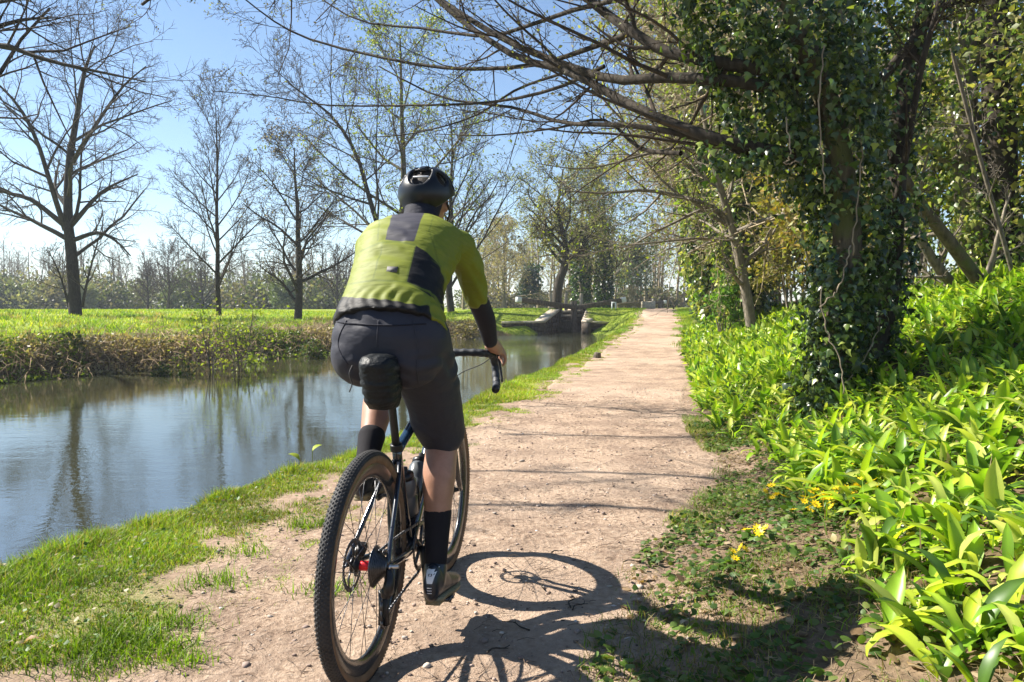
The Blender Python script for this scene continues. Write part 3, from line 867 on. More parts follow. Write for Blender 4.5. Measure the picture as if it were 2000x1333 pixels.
# the ivy leaves that stand out singly
lm = []
for k in range(5):
    lbf = Buf(); lbf.add(IVY_T * np.array([1, 1, 1]), IVY_F, IVY_COLS[k] if k < 4 else (.09, .13, .04)); me = lbf.mesh('ivy_leaf'); me.materials.append(M['ivy']); lm.append(me)
for k in range(240):
    line, rads, n = ivl[[0, 0, 0, 1, 2, 2, 3][k % 7]]
    q = spline(line, 40); i = int(g.integers(2, 34)); rr = np.interp(i / 39, np.linspace(0, 1, len(rads)), rads)
    a = g.uniform(-2.9, -.2)
    out = Vector((math.cos(a), math.sin(a), g.normal(0, .2))).normalized()
    pos = Vector(q[i]) + out * float(rr) * g.uniform(.95, 1.15)
    nz = (out + Vector(g.normal(0, .4, 3))).normalized()
    dn = Vector((g.normal(0, .4), g.normal(0, .4), -1)); xd = (dn - nz * dn.dot(nz)).normalized(); yd = nz.cross(xd)
    o = bpy.data.objects.new('ivy_leaf', lm[k % 5]); COL.objects.link(o); o.parent = ivt
    s = g.uniform(.055, .085)
    o.matrix_local = Matrix.Translation(pos) @ Matrix((xd, yd, nz)).transposed().to_4x4() @ Matrix.Scale(s, 4)
for pts in (((1608, 90, 5.5), (1600, 200, 5.5), (1606, 300, 5.5), (1612, 380, 5.5)), ((1680, 200, 5.8), (1682, 330, 5.8), (1670, 430, 5.8), (1668, 500, 5.8)),
            ((1605, 560, 5.8), (1612, 640, 5.8), (1640, 700, 5.75), (1648, 770, 5.75)), ((1720, 620, 6.1), (1690, 700, 6.0), (1640, 760, 6.0)), ((1660, 480, 5.7), (1640, 560, 5.7), (1600, 600, 5.7)),
            ((1535, 230, 5.6), (1545, 300, 5.6), (1535, 320, 5.6), (1560, 318, 5.6))):
    vb = Buf(); q = spline(tl(*pts), 20); tube1(vb, q + g.normal(0, .006, q.shape), .0055, 5, (1.5, 1.4, 1.3)); vb.obj('vine_stem', M['bark_grey'], ivt, True)

# --- slender curved tree standing in the garlic
SB = P(1472, 668, 16)
sl = empty('slender_tree', SB, 0, 'slender curved brown tree rising from the garlic bank between path and ivy', 'tree')
def sr(*pts): return [tuple(P(px, py, d) - SB) for px, py, d in pts]
gs = Grower(123)
sp_ = params(max=4, n=[12, 8, 6, 4], len=[.34, .45, .45, .5], ang=[R(60), R(40), R(42), R(42)], rmin=.004, seg=[14, 8, 5, 3, 2])
gs.limb(sr((1474, 690, 16), (1468, 640, 16), (1455, 560, 16), (1440, 490, 16), (1428, 440, 16), (1408, 370, 15.9), (1392, 310, 15.8), (1375, 230, 15.7), (1350, 130, 15.6)), .13, .04, 0, sp_, 16)
gs.limb(sr((1430, 440, 16), (1390, 405, 15.9), (1330, 385, 15.7), (1260, 372, 15.5), (1180, 378, 15.3), (1090, 372, 15.2)), .075, .012, 1, sp_, 12)
gs.limb(sr((1440, 470, 16), (1380, 465, 15.8), (1320, 470, 15.6), (1230, 480, 15.4), (1130, 500, 15.2)), .04, .008, 1, sp_, 12)
gs.limb(sr((1420, 330, 15.9), (1340, 290, 15.6), (1270, 300, 15.3), (1150, 330, 15.0), (1050, 320, 14.9)), .05, .008, 1, sp_, 12)
gs.buf((0, 1), TRUNK_SIDES).obj('trunk', M['bark_grey'], sl, True)
gs.buf((2, 3, 4), TRUNK_SIDES).obj('crown', M['bark_grey'], sl)
lb = Buf(); leaves_on(lb, gs.tips, 1300, .07, SPRING, .04, 9); tag(lb.obj('young_leaves', M['leaf'], sl), None, None, None, 'stuff')

# --- leaning poles behind the ivy tree
def pole(name, label, pts, r0, r1, bark, n=(0, 5, 5, 4), seed=1, cat='tree'):
    bp = P(*pts[0]); e = empty(name, bp, 0, label, cat)
    gg = Grower(seed); pr = params(max=4, n=[6, 6, 5, 4], len=[.3, .4, .45, .5], rmin=.003)
    gg.limb([tuple(P(*q) - bp) for q in pts], r0, r1, 0, pr, 14)
    gg.buf((0,), {0: 9}).obj('trunk', M[bark], e, True)
    gg.buf((1, 2, 3, 4), {1: 5}).obj('crown', M['bark_grey'], e)
    return e
pole('leaning_tree', 'thick mossy pole leaning steeply toward the big ivy tree', ((1965, 640, 8.6), (1925, 570, 8.5), (1860, 480, 8.3), (1790, 390, 8.1), (1740, 300, 8.0), (1680, 180, 7.9)), .085, .045, 'bark_moss', seed=201)
pole('leaning_tree', 'pale smooth pole leaning beneath the mossy one', ((1930, 620, 9.2), (1880, 575, 9.1), (1830, 520, 9.0), (1775, 425, 8.9), (1740, 350, 8.8)), .075, .04, 'bark_grey', seed=202)
pole('leaning_tree', 'pair of thin grey poles crossing high behind the ivy tree', ((1990, 420, 10), (1900, 360, 9.8), (1800, 280, 9.6), (1740, 230, 9.5)), .05, .03, 'bark_grey', seed=203)
pole('leaning_tree', 'thin upright whip near the frame edge', ((1985, 560, 7.6), (1960, 470, 7.5), (1920, 330, 7.4), (1880, 180, 7.3), (1850, 60, 7.2), (1820, -60, 7.2)), .022, .014, 'bark_grey', seed=204)
b9 = P(1960, 640, 9.4)
e = empty('ivy_tree', b9, 0, 'stout red barked trunk wrapped in ivy coloured pale as if sunlit at the edge of the picture', 'tree')
tb = Buf(); line = [tuple(P(px, py, 9.4) - b9) for px, py in ((1970, 680), (1960, 560), (1955, 400), (1950, 200), (1940, 0), (1935, -150))]
q = spline(line, 20); tube1(tb, q, np.linspace(.22, .15, 20), 12); tb.obj('trunk', M['bark_dark'], e, True)
ib = Buf(); ivy_on_line(ib, line, (.25, .5, .6, .6, .6), 6500, .072, IVY_LIT, g, True, .1, .44); tag(ib.obj('ivy', M['ivy_light'], e), None, None, None, 'stuff')

# --- hedgerow shrubs filling the gap behind
def shrub(name, label, base, h, rad, nst, nl, lsize, cols, seed, mat='leaf', stem='bark_grey', group=None, cat='shrub', up=.06, twn=(6, 5, 4)):
    e = empty(name, base, 0, label, cat, group)
    gg = Grower(seed); r = gg.r
    pr = params(max=3, n=[twn[0], twn[1], twn[2]], seg=[7, 4, 2, 1], len=[.42, .48, .5], ang=[R(45), R(45), R(45)], rmin=.0025, gnarl=[.08, .14, .16, .17], up=[up, .03, .02, .02], rr=[.5, .55, .6])
    pr['from'] = [.15, .1, .1]
    for k in range(nst):
        a = r.uniform(0, 6.28); s = r.uniform(.1, .55) * rad / max(h, .1)
        gg.branch((math.cos(a) * rad * .12, math.sin(a) * rad * .12, -.08), (math.cos(a) * s, math.sin(a) * s, 1), h * r.uniform(.75, 1.1), .008 * h + .006, 0, pr)
    gg.buf((0, 1, 2, 3), {0: 5, 1: 4}).obj('stems', M[stem], e)
    lb = Buf(); leaves_on(lb, gg.tips, nl, lsize, cols, rad * .07, seed); o = lb.obj('foliage', M[mat], e); tag(o, None, None, None, 'stuff')
    return e
def on_ground(x, y): return (x, y, float(ground_z(np.array([x]), np.array([y]))[0]))
DARKIVY = IVY_LIT + IVY_COLS
HOLLY = [(.02, .05, .02), (.03, .065, .03)]
SHR = [  # y, offset from path edge, height, radius, leaf set, label
    (8.0, 4.6, 3.2, 1.6, OLIVE, 'twiggy olive shrub behind the leaning poles, nearest one'),
    (10.5, 3.2, 3.4, 1.6, OLIVE + IVY_LIT[:2], 'twiggy shrub seen between ivy trunk and leaning poles'),
    (11.5, 5.4, 4.5, 2.2, DARKIVY, 'tall dark shrub filling the back of the bank'),
    (13, 2.4, 2.6, 1.2, [(.28, .24, .05), (.22, .22, .05), (.3, .2, .05)], 'yellowish shrub behind the big ivy trunk'),
    (15.5, 4.4, 5.0, 2.4, DARKIVY, 'tall ivy thicket above the yellowish shrub'),
    (17.5, 2.6, 2.6, 1.3, [(.24, .22, .05), (.3, .24, .06), (.2, .2, .05)], 'golden green shrub behind the slender curved tree'),
    (20.5, 1.9, 4.2, 1.5, IVY_COLS + HOLLY, 'dense dark evergreen bush between the ivy columns and slender tree'),
    (22.5, 3.0, 6.0, 2.2, DARKIVY, 'towering ivy thicket behind the dark evergreen bush'),
    (26.5, 2.4, 6.0, 2.0, DARKIVY + OLIVE, 'ivy thicket between two ivy columns'),
    (31, 2.4, 6.5, 2.2, OLIVE + IVY_LIT, 'pale thicket past the black footed ivy column'),
    (37, 2.6, 6.0, 2.2, OLIVE + SPRING, 'spring green thicket near the far end of the path'),
    (46, 3.0, 6.5, 2.6, OLIVE + SPRING, 'thicket behind the bench'),
    (58, 4.0, 8, 3.5, OLIVE, 'big pale thicket closing the view down the path'),
]
for i, (yy, off, h, rad, cols, lab) in enumerate(SHR):
    x = float(interp(yy, PATH_R)) + off
    shrub('shrub', lab, on_ground(x, yy), h, rad, 7 if yy < 30 else 6, int(4200 if yy < 40 else 2600), .065 + .0030 * yy, cols, 300 + i, mat='ivy_light' if cols is DARKIVY or 'dark' in lab else 'leaf')
shrub('elder_bush', 'small bright green leafy bush at the foot of the slender tree', on_ground(5.0, 18.2), 1.5, .5, 6, 900, .12, [(.10, .20, .03), (.14, .26, .04)], 351, twn=(3, 3, 3))

# --- woodland far off
def woodland(name, label, spots, seed, nbr=90):
    gg = Grower(seed); r = gg.r
    pr = params(max=3, n=[9, 5, 3], seg=[4, 2, 1, 1], len=[.42, .45, .5], ang=[R(45), R(42), R(42)], rmin=.025, rr=[.5, .5, .6], gnarl=[.05, .12, .14, .15])
    pr['from'] = [.25, .15, .1]
    for x, y, h in spots:
        gg.branch(on_ground(x, y), (r.gauss(0, .05), 0, 1), h, .05 + .012 * h, 0, pr)
    e = empty(name, (0, 0, 0)); tag(e, label, None, None, 'stuff')
    gg.buf((0, 1, 2, 3), {0: 4}).obj('bare_branches', M['twig_tan' if 'lock' in label else 'bark_grey'], e)
    return e, gg
r = random.Random(5)
sp1 = [((px - 1000) / 1500 * d, d, h) for px, d, h in [(r.uniform(-260, 760), r.uniform(100, 128), r.uniform(6, 9.5)) for _ in range(130)]]
w1, gw = woodland('woodland', 'hazy belt of bare woodland along the far side of the meadow', sp1, 61)
lb = Buf(); gg_ = np.random.default_rng(8)
def bushes(lb, spots, n, ls, cols, seed):
    gb = np.random.default_rng(seed)
    for x, y, rx, rz in spots:
        z0 = on_ground(x, y)[2]
        d = nrm(gb.normal(0, 1, (n, 3))); d[:, 2] = np.abs(d[:, 2])
        rr = gb.uniform(.6, 1.05, (n, 1)) * (.75 + .5 * vnoise(d[:, 0] * 3 + x, d[:, 2] * 3 + y, 3))[:, None]
        base = np.array([x, y, z0]) + d * rr * [rx, rx * .7, rz]
        cc = np.asarray(cols[int(gb.integers(0, len(cols)))])
        leaf_batch(lb, base, nrm(d + gb.normal(0, .6, (n, 3))), gb, ls, [cc, cc * .8, cc * 1.25], .8)
FARG = [(.10, .12, .07), (.13, .145, .08), (.075, .10, .065), (.18, .175, .12), (.16, .145, .105), (.15, .13, .10)]
bushes(lb, [((px - 1000) / 1500 * d, d, r.uniform(2.5, 5), r.uniform(2.6, 5.6)) for px, d in [(r.uniform(-280, 790), r.uniform(96, 116)) for _ in range(120)]], 420, .42, FARG, 3)
lb.obj('undergrowth', M['leaf'], w1)
sp2 = [((px - 1000) / 1500 * d, d, h) for px, d, h in [(r.uniform(900, 1400), r.uniform(88, 125), r.uniform(7, 12)) for _ in range(80)]]
w2, gw2 = woodland('woodland', 'pale bare woodland closing the view behind the lock', sp2, 67)
lb = Buf(); bushes(lb, [((px - 1000) / 1500 * d, d, r.uniform(2, 4), r.uniform(1.5, 3.2)) for px, d in [(r.uniform(890, 1420), r.uniform(92, 110)) for _ in range(44)]], 420, .38, FARG + [(.2, .2, .07), (.24, .2, .12)], 5)
leaves_on(lb, gw2.tips, 9000, .35, [(.26, .21, .12), (.20, .20, .07), (.24, .24, .08)], .3, 6)
lb.obj('undergrowth', M['leaf'], w2)
for px, d, h, s, lab in ((330, 92, 7.6, 71, 'small bare tree standing above the far wood between the slim tree and the big tree'), (395, 95, 6.4, 72, 'rounded bare tree in the far wood beside the slim trunk'), (660, 96, 7.0, 73, 'thin bare tree in the far wood just left of the cyclist'), (290, 94, 5.0, 76, 'low domed bare tree at the edge of the far wood')):
    bare_tree('bare_tree', lab, base_pt(px, d), h, .20, s, params(max=3, n=[22, 9, 7], seg=[8, 5, 3, 2], ang=[R(50), R(42), R(42)], len=[.5, .48, .5], rmin=.022))
for px, d, h, rad, cols, lab in ((160, 90, 2.6, 2.4, [(.20, .21, .15)], 'pale grey willow bush at the foot of the biggest meadow tree'), (555, 92, 3.0, 2.2, [(.10, .13, .08)], 'grey green bush under the round headed tree'),
                                 (1035, 84, 4.2, .7, [(.03, .07, .05), (.035, .06, .05)], 'dark conical conifer at the wood edge behind the lock'), (1232, 86, 7.0, 1.2, [(.05, .08, .055), (.07, .10, .06)], 'tall dark ivy covered stump tree beyond the lock beam')):
    x = (px - 1000) / 1500 * d
    shrub('bush' if 'bush' in lab else 'evergreen_tree', lab, on_ground(x, d), h, rad, 8, 1800, .34, cols, int(px), cat='bush' if 'bush' in lab else 'tree')
# ------------------------------------------------------------------ grass, weeds, garlic
def gz(x, y): return ground_z(x, y)
def blades(buf, x, y, h, w, cols, g, lean=.5, segs=2, zoff=0.0):
    n = len(x)
    z = gz(x, y) + zoff
    a = g.uniform(0, 6.283, n); b = a + g.normal(0, .6, n)
    side = np.stack([np.cos(a), np.sin(a), np.zeros(n)], -1)
    fall = np.stack([-np.sin(b), np.cos(b), np.zeros(n)], -1)
    ln = np.abs(g.normal(lean, lean * .5, n))[:, None]
    h = h[:, None]; w = w[:, None]
    p = np.stack([x, y, z - .005], -1)
    rows = []
    up = np.array([0, 0, 1.0])
    for k in range(segs):
        t = k / segs
        c = p + up * h * (t - .18 * ln * t * t) + fall * h * ln * t * t
        rows += [c - side * w * (1 - .5 * t), c + side * w * (1 - .5 * t)]
    c = p + up * h * (1 - .25 * ln) + fall * h * ln
    rows.append(c)
    v = np.stack(rows, 1); m_ = v.shape[1]
    k0 = (np.arange(n) * m_)[:, None]
    f3 = k0 + [m_ - 3, m_ - 2, m_ - 1]
    fs = [f3]
    if segs > 1: fs.append(np.concatenate([k0 + [2 * k, 2 * k + 1, 2 * k + 3, 2 * k + 2] for k in range(segs - 1)]))
    cols = np.asarray(cols, float)
    pt = fbm(x * 1.7, y * 1.7, 47)[:, None]; pq_ = fbm(x * .6, y * .6, 48)[:, None]
    cc = cols[g.integers(0, len(cols), n)] * (.7 + .6 * g.random((n, 1))) * (.45 + 1.1 * pt)
    cc = cc * np.concatenate([1 + .9 * (pq_ - .4), 1 + .2 * (pq_ - .4), np.ones((n, 1))], 1)
    tip = cc * 1.15
    cv = np.repeat(cc[:, None], m_, 1); cv[:, -1] = tip
    buf.add(v.reshape(-1, 3), fs, cv.reshape(-1, 3))

GRASS = [(.12, .23, .010), (.16, .28, .012), (.09, .17, .012), (.20, .31, .018), (.25, .33, .03)]
DRYG = [(.24, .20, .09), (.30, .25, .12)]
g = np.random.default_rng(31)
def pick(n, y0, y1, fx0, fx1, mask):
    y = g.uniform(y0, y1, n); a = fx0(y); b = fx1(y)
    x = a + (b - a) * g.random(n)
    k = mask(x, y) > g.random(n)
    return x[k], y[k]
def wx(y):  # near water edge
    return np.interp(y, WATER_POLY[:11, 1], WATER_POLY[:11, 0])
def verge_mask(x, y):
    o = interp(y, PATH_L) - x
    e = fbm(x * 1.6, y * 1.6, 9); e2 = fbm(x * 5, y * 5, 14)
    k = sstep(.0, .30, o + (e - .5) * np.interp(y, [2, 4.5, 6], [2.2, 1.8, 1.2]) + (e2 - .5) * .5)
    cl = sstep(.56, .66, fbm(x * 3.6, y * 3.6, 17)) * .8 * (o > -.35)
    return np.maximum(k, cl) * (water_sd(x, y) > .02)
vb = Buf()
for y0, y1, n, h0, w0, sg in ((1.6, 5, 125000, .058, .0020, 2), (5, 9, 85000, .062, .0028, 1), (9, 18, 70000, .075, .0055, 1), (18, 37, 50000, .09, .011, 1)):
    x, y = pick(n, y0, y1, lambda q: wx(q) - .02, lambda q: interp(q, PATH_L) + .35, verge_mask)
    nearw = np.exp(-np.clip(water_sd(x, y) - .12, 0, None) / .12)
    clump = .25 + 1.6 * fbm(x * 3.2, y * 3.2, 19) ** 1.5
    short = np.clip(.35 + .9 * (interp(y, PATH_L) - x), .35, 1)
    h = h0 * clump * short * (1 + .8 * nearw) * g.uniform(.6, 1.4, len(x))
    blades(vb, x, y, h, w0 * g.uniform(.7, 1.3, len(x)), GRASS + GRASS + DRYG, g, .6, sg)
# coarse tufts standing in the worn soil
for (px, py, rr, n) in ((250, 1260, .10, 420), (640, 1165, .07, 200), (410, 1150, .08, 220), (320, 1290, .06, 160), (600, 1033, .07, 200), (340, 1235, .05, 120), (480, 1090, .06, 120), (210, 1290, .09, 300), (150, 1320, .09, 260), (360, 1310, .04, 90), (310, 1060, .1, 260)):
    d = 1725.0 / (py - 600.0); cx = (px - 1000) / 1500 * d
    x = cx + g.normal(0, rr, n); y = d + g.normal(0, rr * .8, n)
    blades(vb, x, y, g.uniform(.03, .085, n), g.uniform(.0015, .0028, n), GRASS[:3], g, .7, 2)
n = 2600   # clover and daisy leaves in the turf
y = 1.8 + 7 * g.random(n); x = wx(y) + .15 + g.random(n) * (interp(y, PATH_L) - wx(y) - .1)
k = verge_mask(x, y) > g.random(n) * .9; x, y = x[k], y[k]; n = len(x)
leaf_batch(vb, np.stack([x, y, gz(x, y) + g.uniform(.01, .05, n)], -1), nrm(g.normal(0, 1, (n, 3)) * [1, 1, .3]), g, .022, [(.06, .13, .02), (.10, .18, .03), (.28, .24, .12)], .8, up=np.tile([0, 0, 1.0], (n, 1)) + g.normal(0, .3, (n, 3)))
tag(vb.obj('verge_grass', M['grass']), 'bright green grass fringing the towpath along the water edge', 'grass', None, 'stuff')
# landward verge and slopes by the lock
lb = Buf()
x, y = pick(42000, 18, 46, lambda q: interp(q, PATH_R) - .35, lambda q: interp(q, PATH_R) + 1.6, lambda x, y: sstep(-.1, .35, x - interp(y, PATH_R) + 1.1 * (fbm(x * 1.3, y * 1.3, 66) - .45)))
blades(lb, x, y, g.uniform(.05, .13, len(x)), g.uniform(.008, .014, len(x)), GRASS, g, .5, 1)
x, y = pick(60000, 33, 62, lambda q: np.full(len(q), -6.0), lambda q: interp(q, PATH_L) + .1, lambda x, y: (water_sd(x, y) > .08) * np.where(x < 4.5, .8, 1))
blades(lb, x, y, g.uniform(.04, .12, len(x)), g.uniform(.012, .02, len(x)), GRASS + SPRING[:1], g, .5, 1)
tag(lb.obj('lock_grass', M['grass']), 'grass on the slopes around the lock and path end', 'grass', None, 'stuff')
# meadow
mb = Buf()
def far_x(y): return np.interp(y, WATER_POLY[::-1, 1][:10], WATER_POLY[::-1, 0][:10])
FARE = np.array([(-20.5, -8), (-16.8, 0), (-13.2, 8), (-10.0, 15), (-7.9, 20), (-5.8, 25), (-4.2, 31), (-2.75, 37.5), (-1.5, 39.8)])
def fx(y): return np.interp(y, FARE[:, 1], FARE[:, 0])
n = 95000
y = 13 + (70 - 13) * g.random(n) ** 1.25; x = fx(np.minimum(y, 39)) - 1.5 - g.random(n) ** 1.4 * (y * .95)
k = (x > -.72 * y - 1)
x, y = x[k], y[k]
pat = fbm(x * .5, y * .5, 23)
blades(mb, x, y, (.05 + .16 * pat) * g.uniform(.6, 1.5, len(x)), .006 + .00035 * y, GRASS + [(.34, .40, .03), (.40, .44, .04), (.28, .34, .03)], g, .5, 1)
for k_ in range(260):     # rough tussocks and dead stalks
    ty = 15 + 30 * g.random() ** 1.3; tx = float(fx(min(ty, 39))) - 2.2 - g.random() ** 1.3 * ty * .6; nb_ = 40
    blades(mb, tx + g.normal(0, .16, nb_), ty + g.normal(0, .16, nb_), g.uniform(.12, .36, nb_), np.full(nb_, .006 + .0003 * ty), [GRASS[0], GRASS[2], (.07, .12, .015)] if k_ % 3 else DRYG + [(.36, .30, .17)], g, .6, 1)
tag(mb.obj('meadow_grass', M['grass']), 'sunlit meadow grass across the canal', 'grass', None, 'stuff')

# brambles along the far bank
bm_ = Buf(); bs_ = Buf()
n = 64000
y = g.uniform(7.5, 41, n); off = g.random(n) ** .9 * 3.3
x = fx(y) - off * .92 + .12
hump = np.interp(off, [0, .5, 1.2, 2.3, 3.3], [.10, .34, .40, .22, .04]) * (.45 + 1.1 * fbm(x * .8, y * .8, 27))
zt = gz(x, y)
zz = zt + hump * g.random(n) ** .45
base = np.stack([x, y, np.maximum(zz, WATER_Z + .03)], -1)
pat = fbm(x * .55 + 3, y * .55, 28)
cA = np.array([(.30, .25, .15), (.38, .31, .20), (.22, .17, .10)]); cB = np.array([(.14, .20, .03), (.24, .30, .04), (.09, .13, .025), (.07, .10, .03)])
for msk, cols in ((pat + g.normal(0, .09, n) > .50, cA), (None, cB)):
    mk = msk if msk is not None else ~(pat + 0 > .5)
    leaf_batch(bm_, base[mk], nrm(g.normal(0, 1, (mk.sum(), 3)) + [0, 0, .3]), g, .085, cols, .55)
tag(bm_.obj('bramble_leaves', M['leaf']), 'tangle of brambles and dead stems lining the far bank', 'bramble', None, 'stuff')
n = 8500
y = g.uniform(7.5, 40.5, n); off = g.random(n) * 3.2; x = fx(y) - off * .92 + .1
p0 = np.stack([x, y, gz(x, y)], -1); d = nrm(g.normal(0, .7, (n, 3)) + [.15, -.05, .75])
ln = g.uniform(.25, .8, (n, 1))
p1 = p0 + d * ln * .6; p2 = p1 + nrm(d + [0, 0, -.9] + g.normal(0, .3, (n, 3))) * ln * .5
tubes(bs_, np.stack([p0, p1, p2], 1), np.tile([.005, .004, .002], (n, 1)) * (1 + .04 * y[:, None]), 3, np.repeat(np.array([[2.1, 1.8, 1.4]]), n, 0) * g.uniform(.4, 1.3, (n, 1)))
tag(bs_.obj('bramble_stems', M['bark_grey']), 'pale dead stems bent over the far bank', 'stems', None, 'stuff')
for px, py, d, h, rad, nl, ls, cols, sd_, lab, nm in (
    (445, 690, 18.2, 2.1, 2.2, 650, .085, [(.36, .40, .04), (.28, .36, .03)], 401, 'young sapling bush with fresh yellow green leaves on the far bank', 'sapling'),
    (600, 670, 22.5, .95, .9, 1500, .075, [(.05, .09, .025), (.09, .12, .03), (.12, .10, .06)], 402, 'rounded dark bramble mound at the far waterside beside the cyclist', 'bramble_bush'),
    (330, 700, 17, .9, .8, 1300, .07, [(.06, .10, .02), (.16, .14, .06)], 403, 'low green bramble mound on the middle of the far bank', 'bramble_bush'),
    (500, 672, 20.5, .7, .6, 900, .08, [(.20, .26, .03), (.16, .22, .03)], 404, 'bright green nettle patch under the sapling bush', 'nettle_patch'),
    (905, 640, 36, 1.3, 1.0, 900, .12, [(.24, .19, .11), (.16, .15, .06)], 405, 'dry buff bush at the far waterside behind the rider elbow', 'bush')):
    x = (px - 1000) / 1500 * d
    shrub(nm, lab, on_ground(x, d), h, rad, 9, nl, ls, cols, sd_, stem='bark_grey')

# --- wild garlic on the landward bank
GAR = [(.15, .28, .02), (.22, .36, .025), (.07, .14, .02), (.29, .41, .03), (.37, .46, .04), (.44, .49, .10)]
def garlic_leaf(L_, W_, bend, fold, nseg=5):
    """One broad blade on a short stalk: v (.,3), f; grows along +X, arching down."""
    v = []; a = R(62); p = np.array([0.0, 0, 0]); st = L_ / nseg
    wid = np.interp(np.linspace(0, 1, nseg + 1), [0, .22, .45, .7, .88, 1], [.10, .55, 1, .85, .42, .02])
    for i in range(nseg + 1):
        w = W_ * .5 * wid[i]
        up = np.array([-math.sin(a), 0, math.cos(a)])
        v += [p + np.array([0, -w, 0]) + up * w * fold, p, p + np.array([0, w, 0]) + up * w * fold]
        p = p + np.array([math.cos(a), 0, math.sin(a)]) * st
        a -= bend / nseg * (1 + .6 * i / nseg)
    f = []
    for i in range(nseg):
        b_ = i * 3
        f += [(b_, b_ + 1, b_ + 4, b_ + 3), (b_ + 1, b_ + 2, b_ + 5, b_ + 4)]
    return np.array(v), np.array(f)
gl = np.random.default_rng(88)
LV = []; LOW = []
for k in range(10):
    v, f = garlic_leaf(1.0, gl.uniform(.15, .30), R(gl.uniform(20, 150)), gl.uniform(.1, .7))
    LV.append((v, f)); sel_ = np.array([0, 1, 2, 6, 7, 8, 12, 13, 14, 15, 16, 17]); LOW.append((v[sel_], np.concatenate([[(i * 3, i * 3 + 1, i * 3 + 4, i * 3 + 3), (i * 3 + 1, i * 3 + 2, i * 3 + 5, i * 3 + 4)] for i in range(3)])))
leaf_me = []
for k in range(30):
    v, f = LV[k % 10]
    c = np.array(GAR[k % 6]) * gl.uniform(.85, 1.15)
    cv = np.tile(c, (len(v), 1)); cv[1::3] *= 1.35       # paler midrib
    me = raw_mesh('garlic_leaf', v, f, True, cv); me.materials.append(M['garlic']); leaf_me.append(me)
def clump_leaves(gg, n):
    out = []
    for i in range(n):
        out.append((gg.integers(0, 10), gg.uniform(0, 6.283), gg.uniform(.08, .25), gg.normal(0, .35), gg.uniform(-.02, .02, 2)))
    return out
def leaf_matrix(az, s, tilt, o):
    return Matrix.Translation((o[0], o[1], 0)) @ Matrix.Rotation(az, 4, 'Z') @ Matrix.Rotation(tilt, 4, 'Y') @ Matrix.Scale(s, 4)
def garlic_edge(y): return np.interp(y, [0, 2, 3, 4, 5, 5.7, 8, 30], [1.0, .85, .72, .58, .42, .20, .12, .1])
def scatter_garlic(n, y0, y1, umax):
    y = gl.uniform(y0, y1, n); u = garlic_edge(y) + gl.random(n) * umax
    x = interp(y, PATH_R) + u
    keep = (np.abs(x) < .70 * y + .25) & ~((np.hypot(x - 2.55, y - 6.2) < .18))
    keep &= (fbm(x * 1.5, y * 1.5, 55) + gl.normal(0, .1, n) + .4 * sstep(0, .5, u - garlic_edge(y)) > .42)
    return x[keep], y[keep]
x, y = scatter_garlic(4000, 1.5, 13.5, 3.9)
z = gz(x, y)
dist = np.hypot(x, y)
order = np.argsort(dist)
x, y, z, dist = x[order], y[order], z[order], dist[order]
sl_ = bpy.data.meshes.new
variants = []
for k in range(8):
    bb = Buf(); lo_ = Buf()
    for (li, az, s, tilt, o) in clump_leaves(gl, 8):
        Mx = np.array(leaf_matrix(az, s, tilt, o)); v, f = LV[li]
        c = np.array(GAR[gl.integers(0, 6)]) * gl.uniform(.8, 1.15); cv = np.tile(c, (len(v), 1)); cv[1::3] *= 1.3
        bb.add(v @ Mx[:3, :3].T + Mx[:3, 3], f, cv)
        lv_, lf_ = LOW[li]; lo_.add(lv_ @ Mx[:3, :3].T + Mx[:3, 3], lf_, cv[:len(lv_)])
    me = bb.mesh('garlic_plant', True); me.materials.append(M['garlic']); variants.append((me, lo_))
GL = 'broad leaved wild garlic plant on the bank beside the path'
GG = 'wild garlic plants on the bank'
for i in range(min(300, len(x))):
    s = gl.uniform(.8, 1.2)
    if i < 95:
        e = empty('garlic_plant', (x[i], y[i], z[i] - .01), gl.uniform(0, 6.28), GL, 'garlic', GG)
        for (li, az, sc, tilt, o) in clump_leaves(gl, int(gl.integers(6, 9))):
            lf = bpy.data.objects.new('leaf', leaf_me[int(li) + 10 * int(gl.integers(0, 3))]); COL.objects.link(lf); lf.parent = e
            lf.matrix_local = leaf_matrix(az, sc * s, tilt, o)
    else:
        o = link('garlic_plant', variants[i % 8][0]); o.location = (x[i], y[i], z[i] - .01); o.rotation_euler = (gl.normal(0, .1), gl.normal(0, .1), gl.uniform(0, 6.28)); o.scale = (s, s, s)
        tag(o, GL, 'garlic', GG)
gbuf = Buf()
def rest_plants(x, y, z, scale):
    for i in range(len(x)):
        bb = variants[int(gl.integers(0, 8))][1]
        v = np.concatenate(bb.v); c = np.concatenate(bb.c); f = np.concatenate(bb.f[4])
        a = gl.uniform(0, 6.28); s = gl.uniform(.8, 1.2) * scale; ca, sa = math.cos(a) * s, math.sin(a) * s
        w = np.stack([v[:, 0] * ca - v[:, 1] * sa, v[:, 0] * sa + v[:, 1] * ca, v[:, 2] * s], -1) + [x[i], y[i], z[i]]
        gbuf.add(w, f, c * gl.uniform(.8, 1.2))
rest_plants(x[300:], y[300:], z[300:], 1.0)
n = 15000
yy = 9 + 16 * gl.random(n) ** 1.3; uu = .1 + gl.random(n) * np.interp(yy, [9, 14, 25], [4, 3.4, 1.6]); xx = interp(yy, PATH_R) + uu
leaf_batch(gbuf, np.stack([xx, yy, gz(xx, yy) + gl.uniform(.02, .14, n)], -1), nrm(gl.normal(0, .7, (n, 3)) + [0, 0, .15]), gl, .15, np.array(GAR), .4)
n = 6500   # small herbs threaded through the garlic
yy = 2.6 + 7 * gl.random(n); uu = garlic_edge(yy) + .05 + gl.random(n) * 3.4; xx = interp(yy, PATH_R) + uu
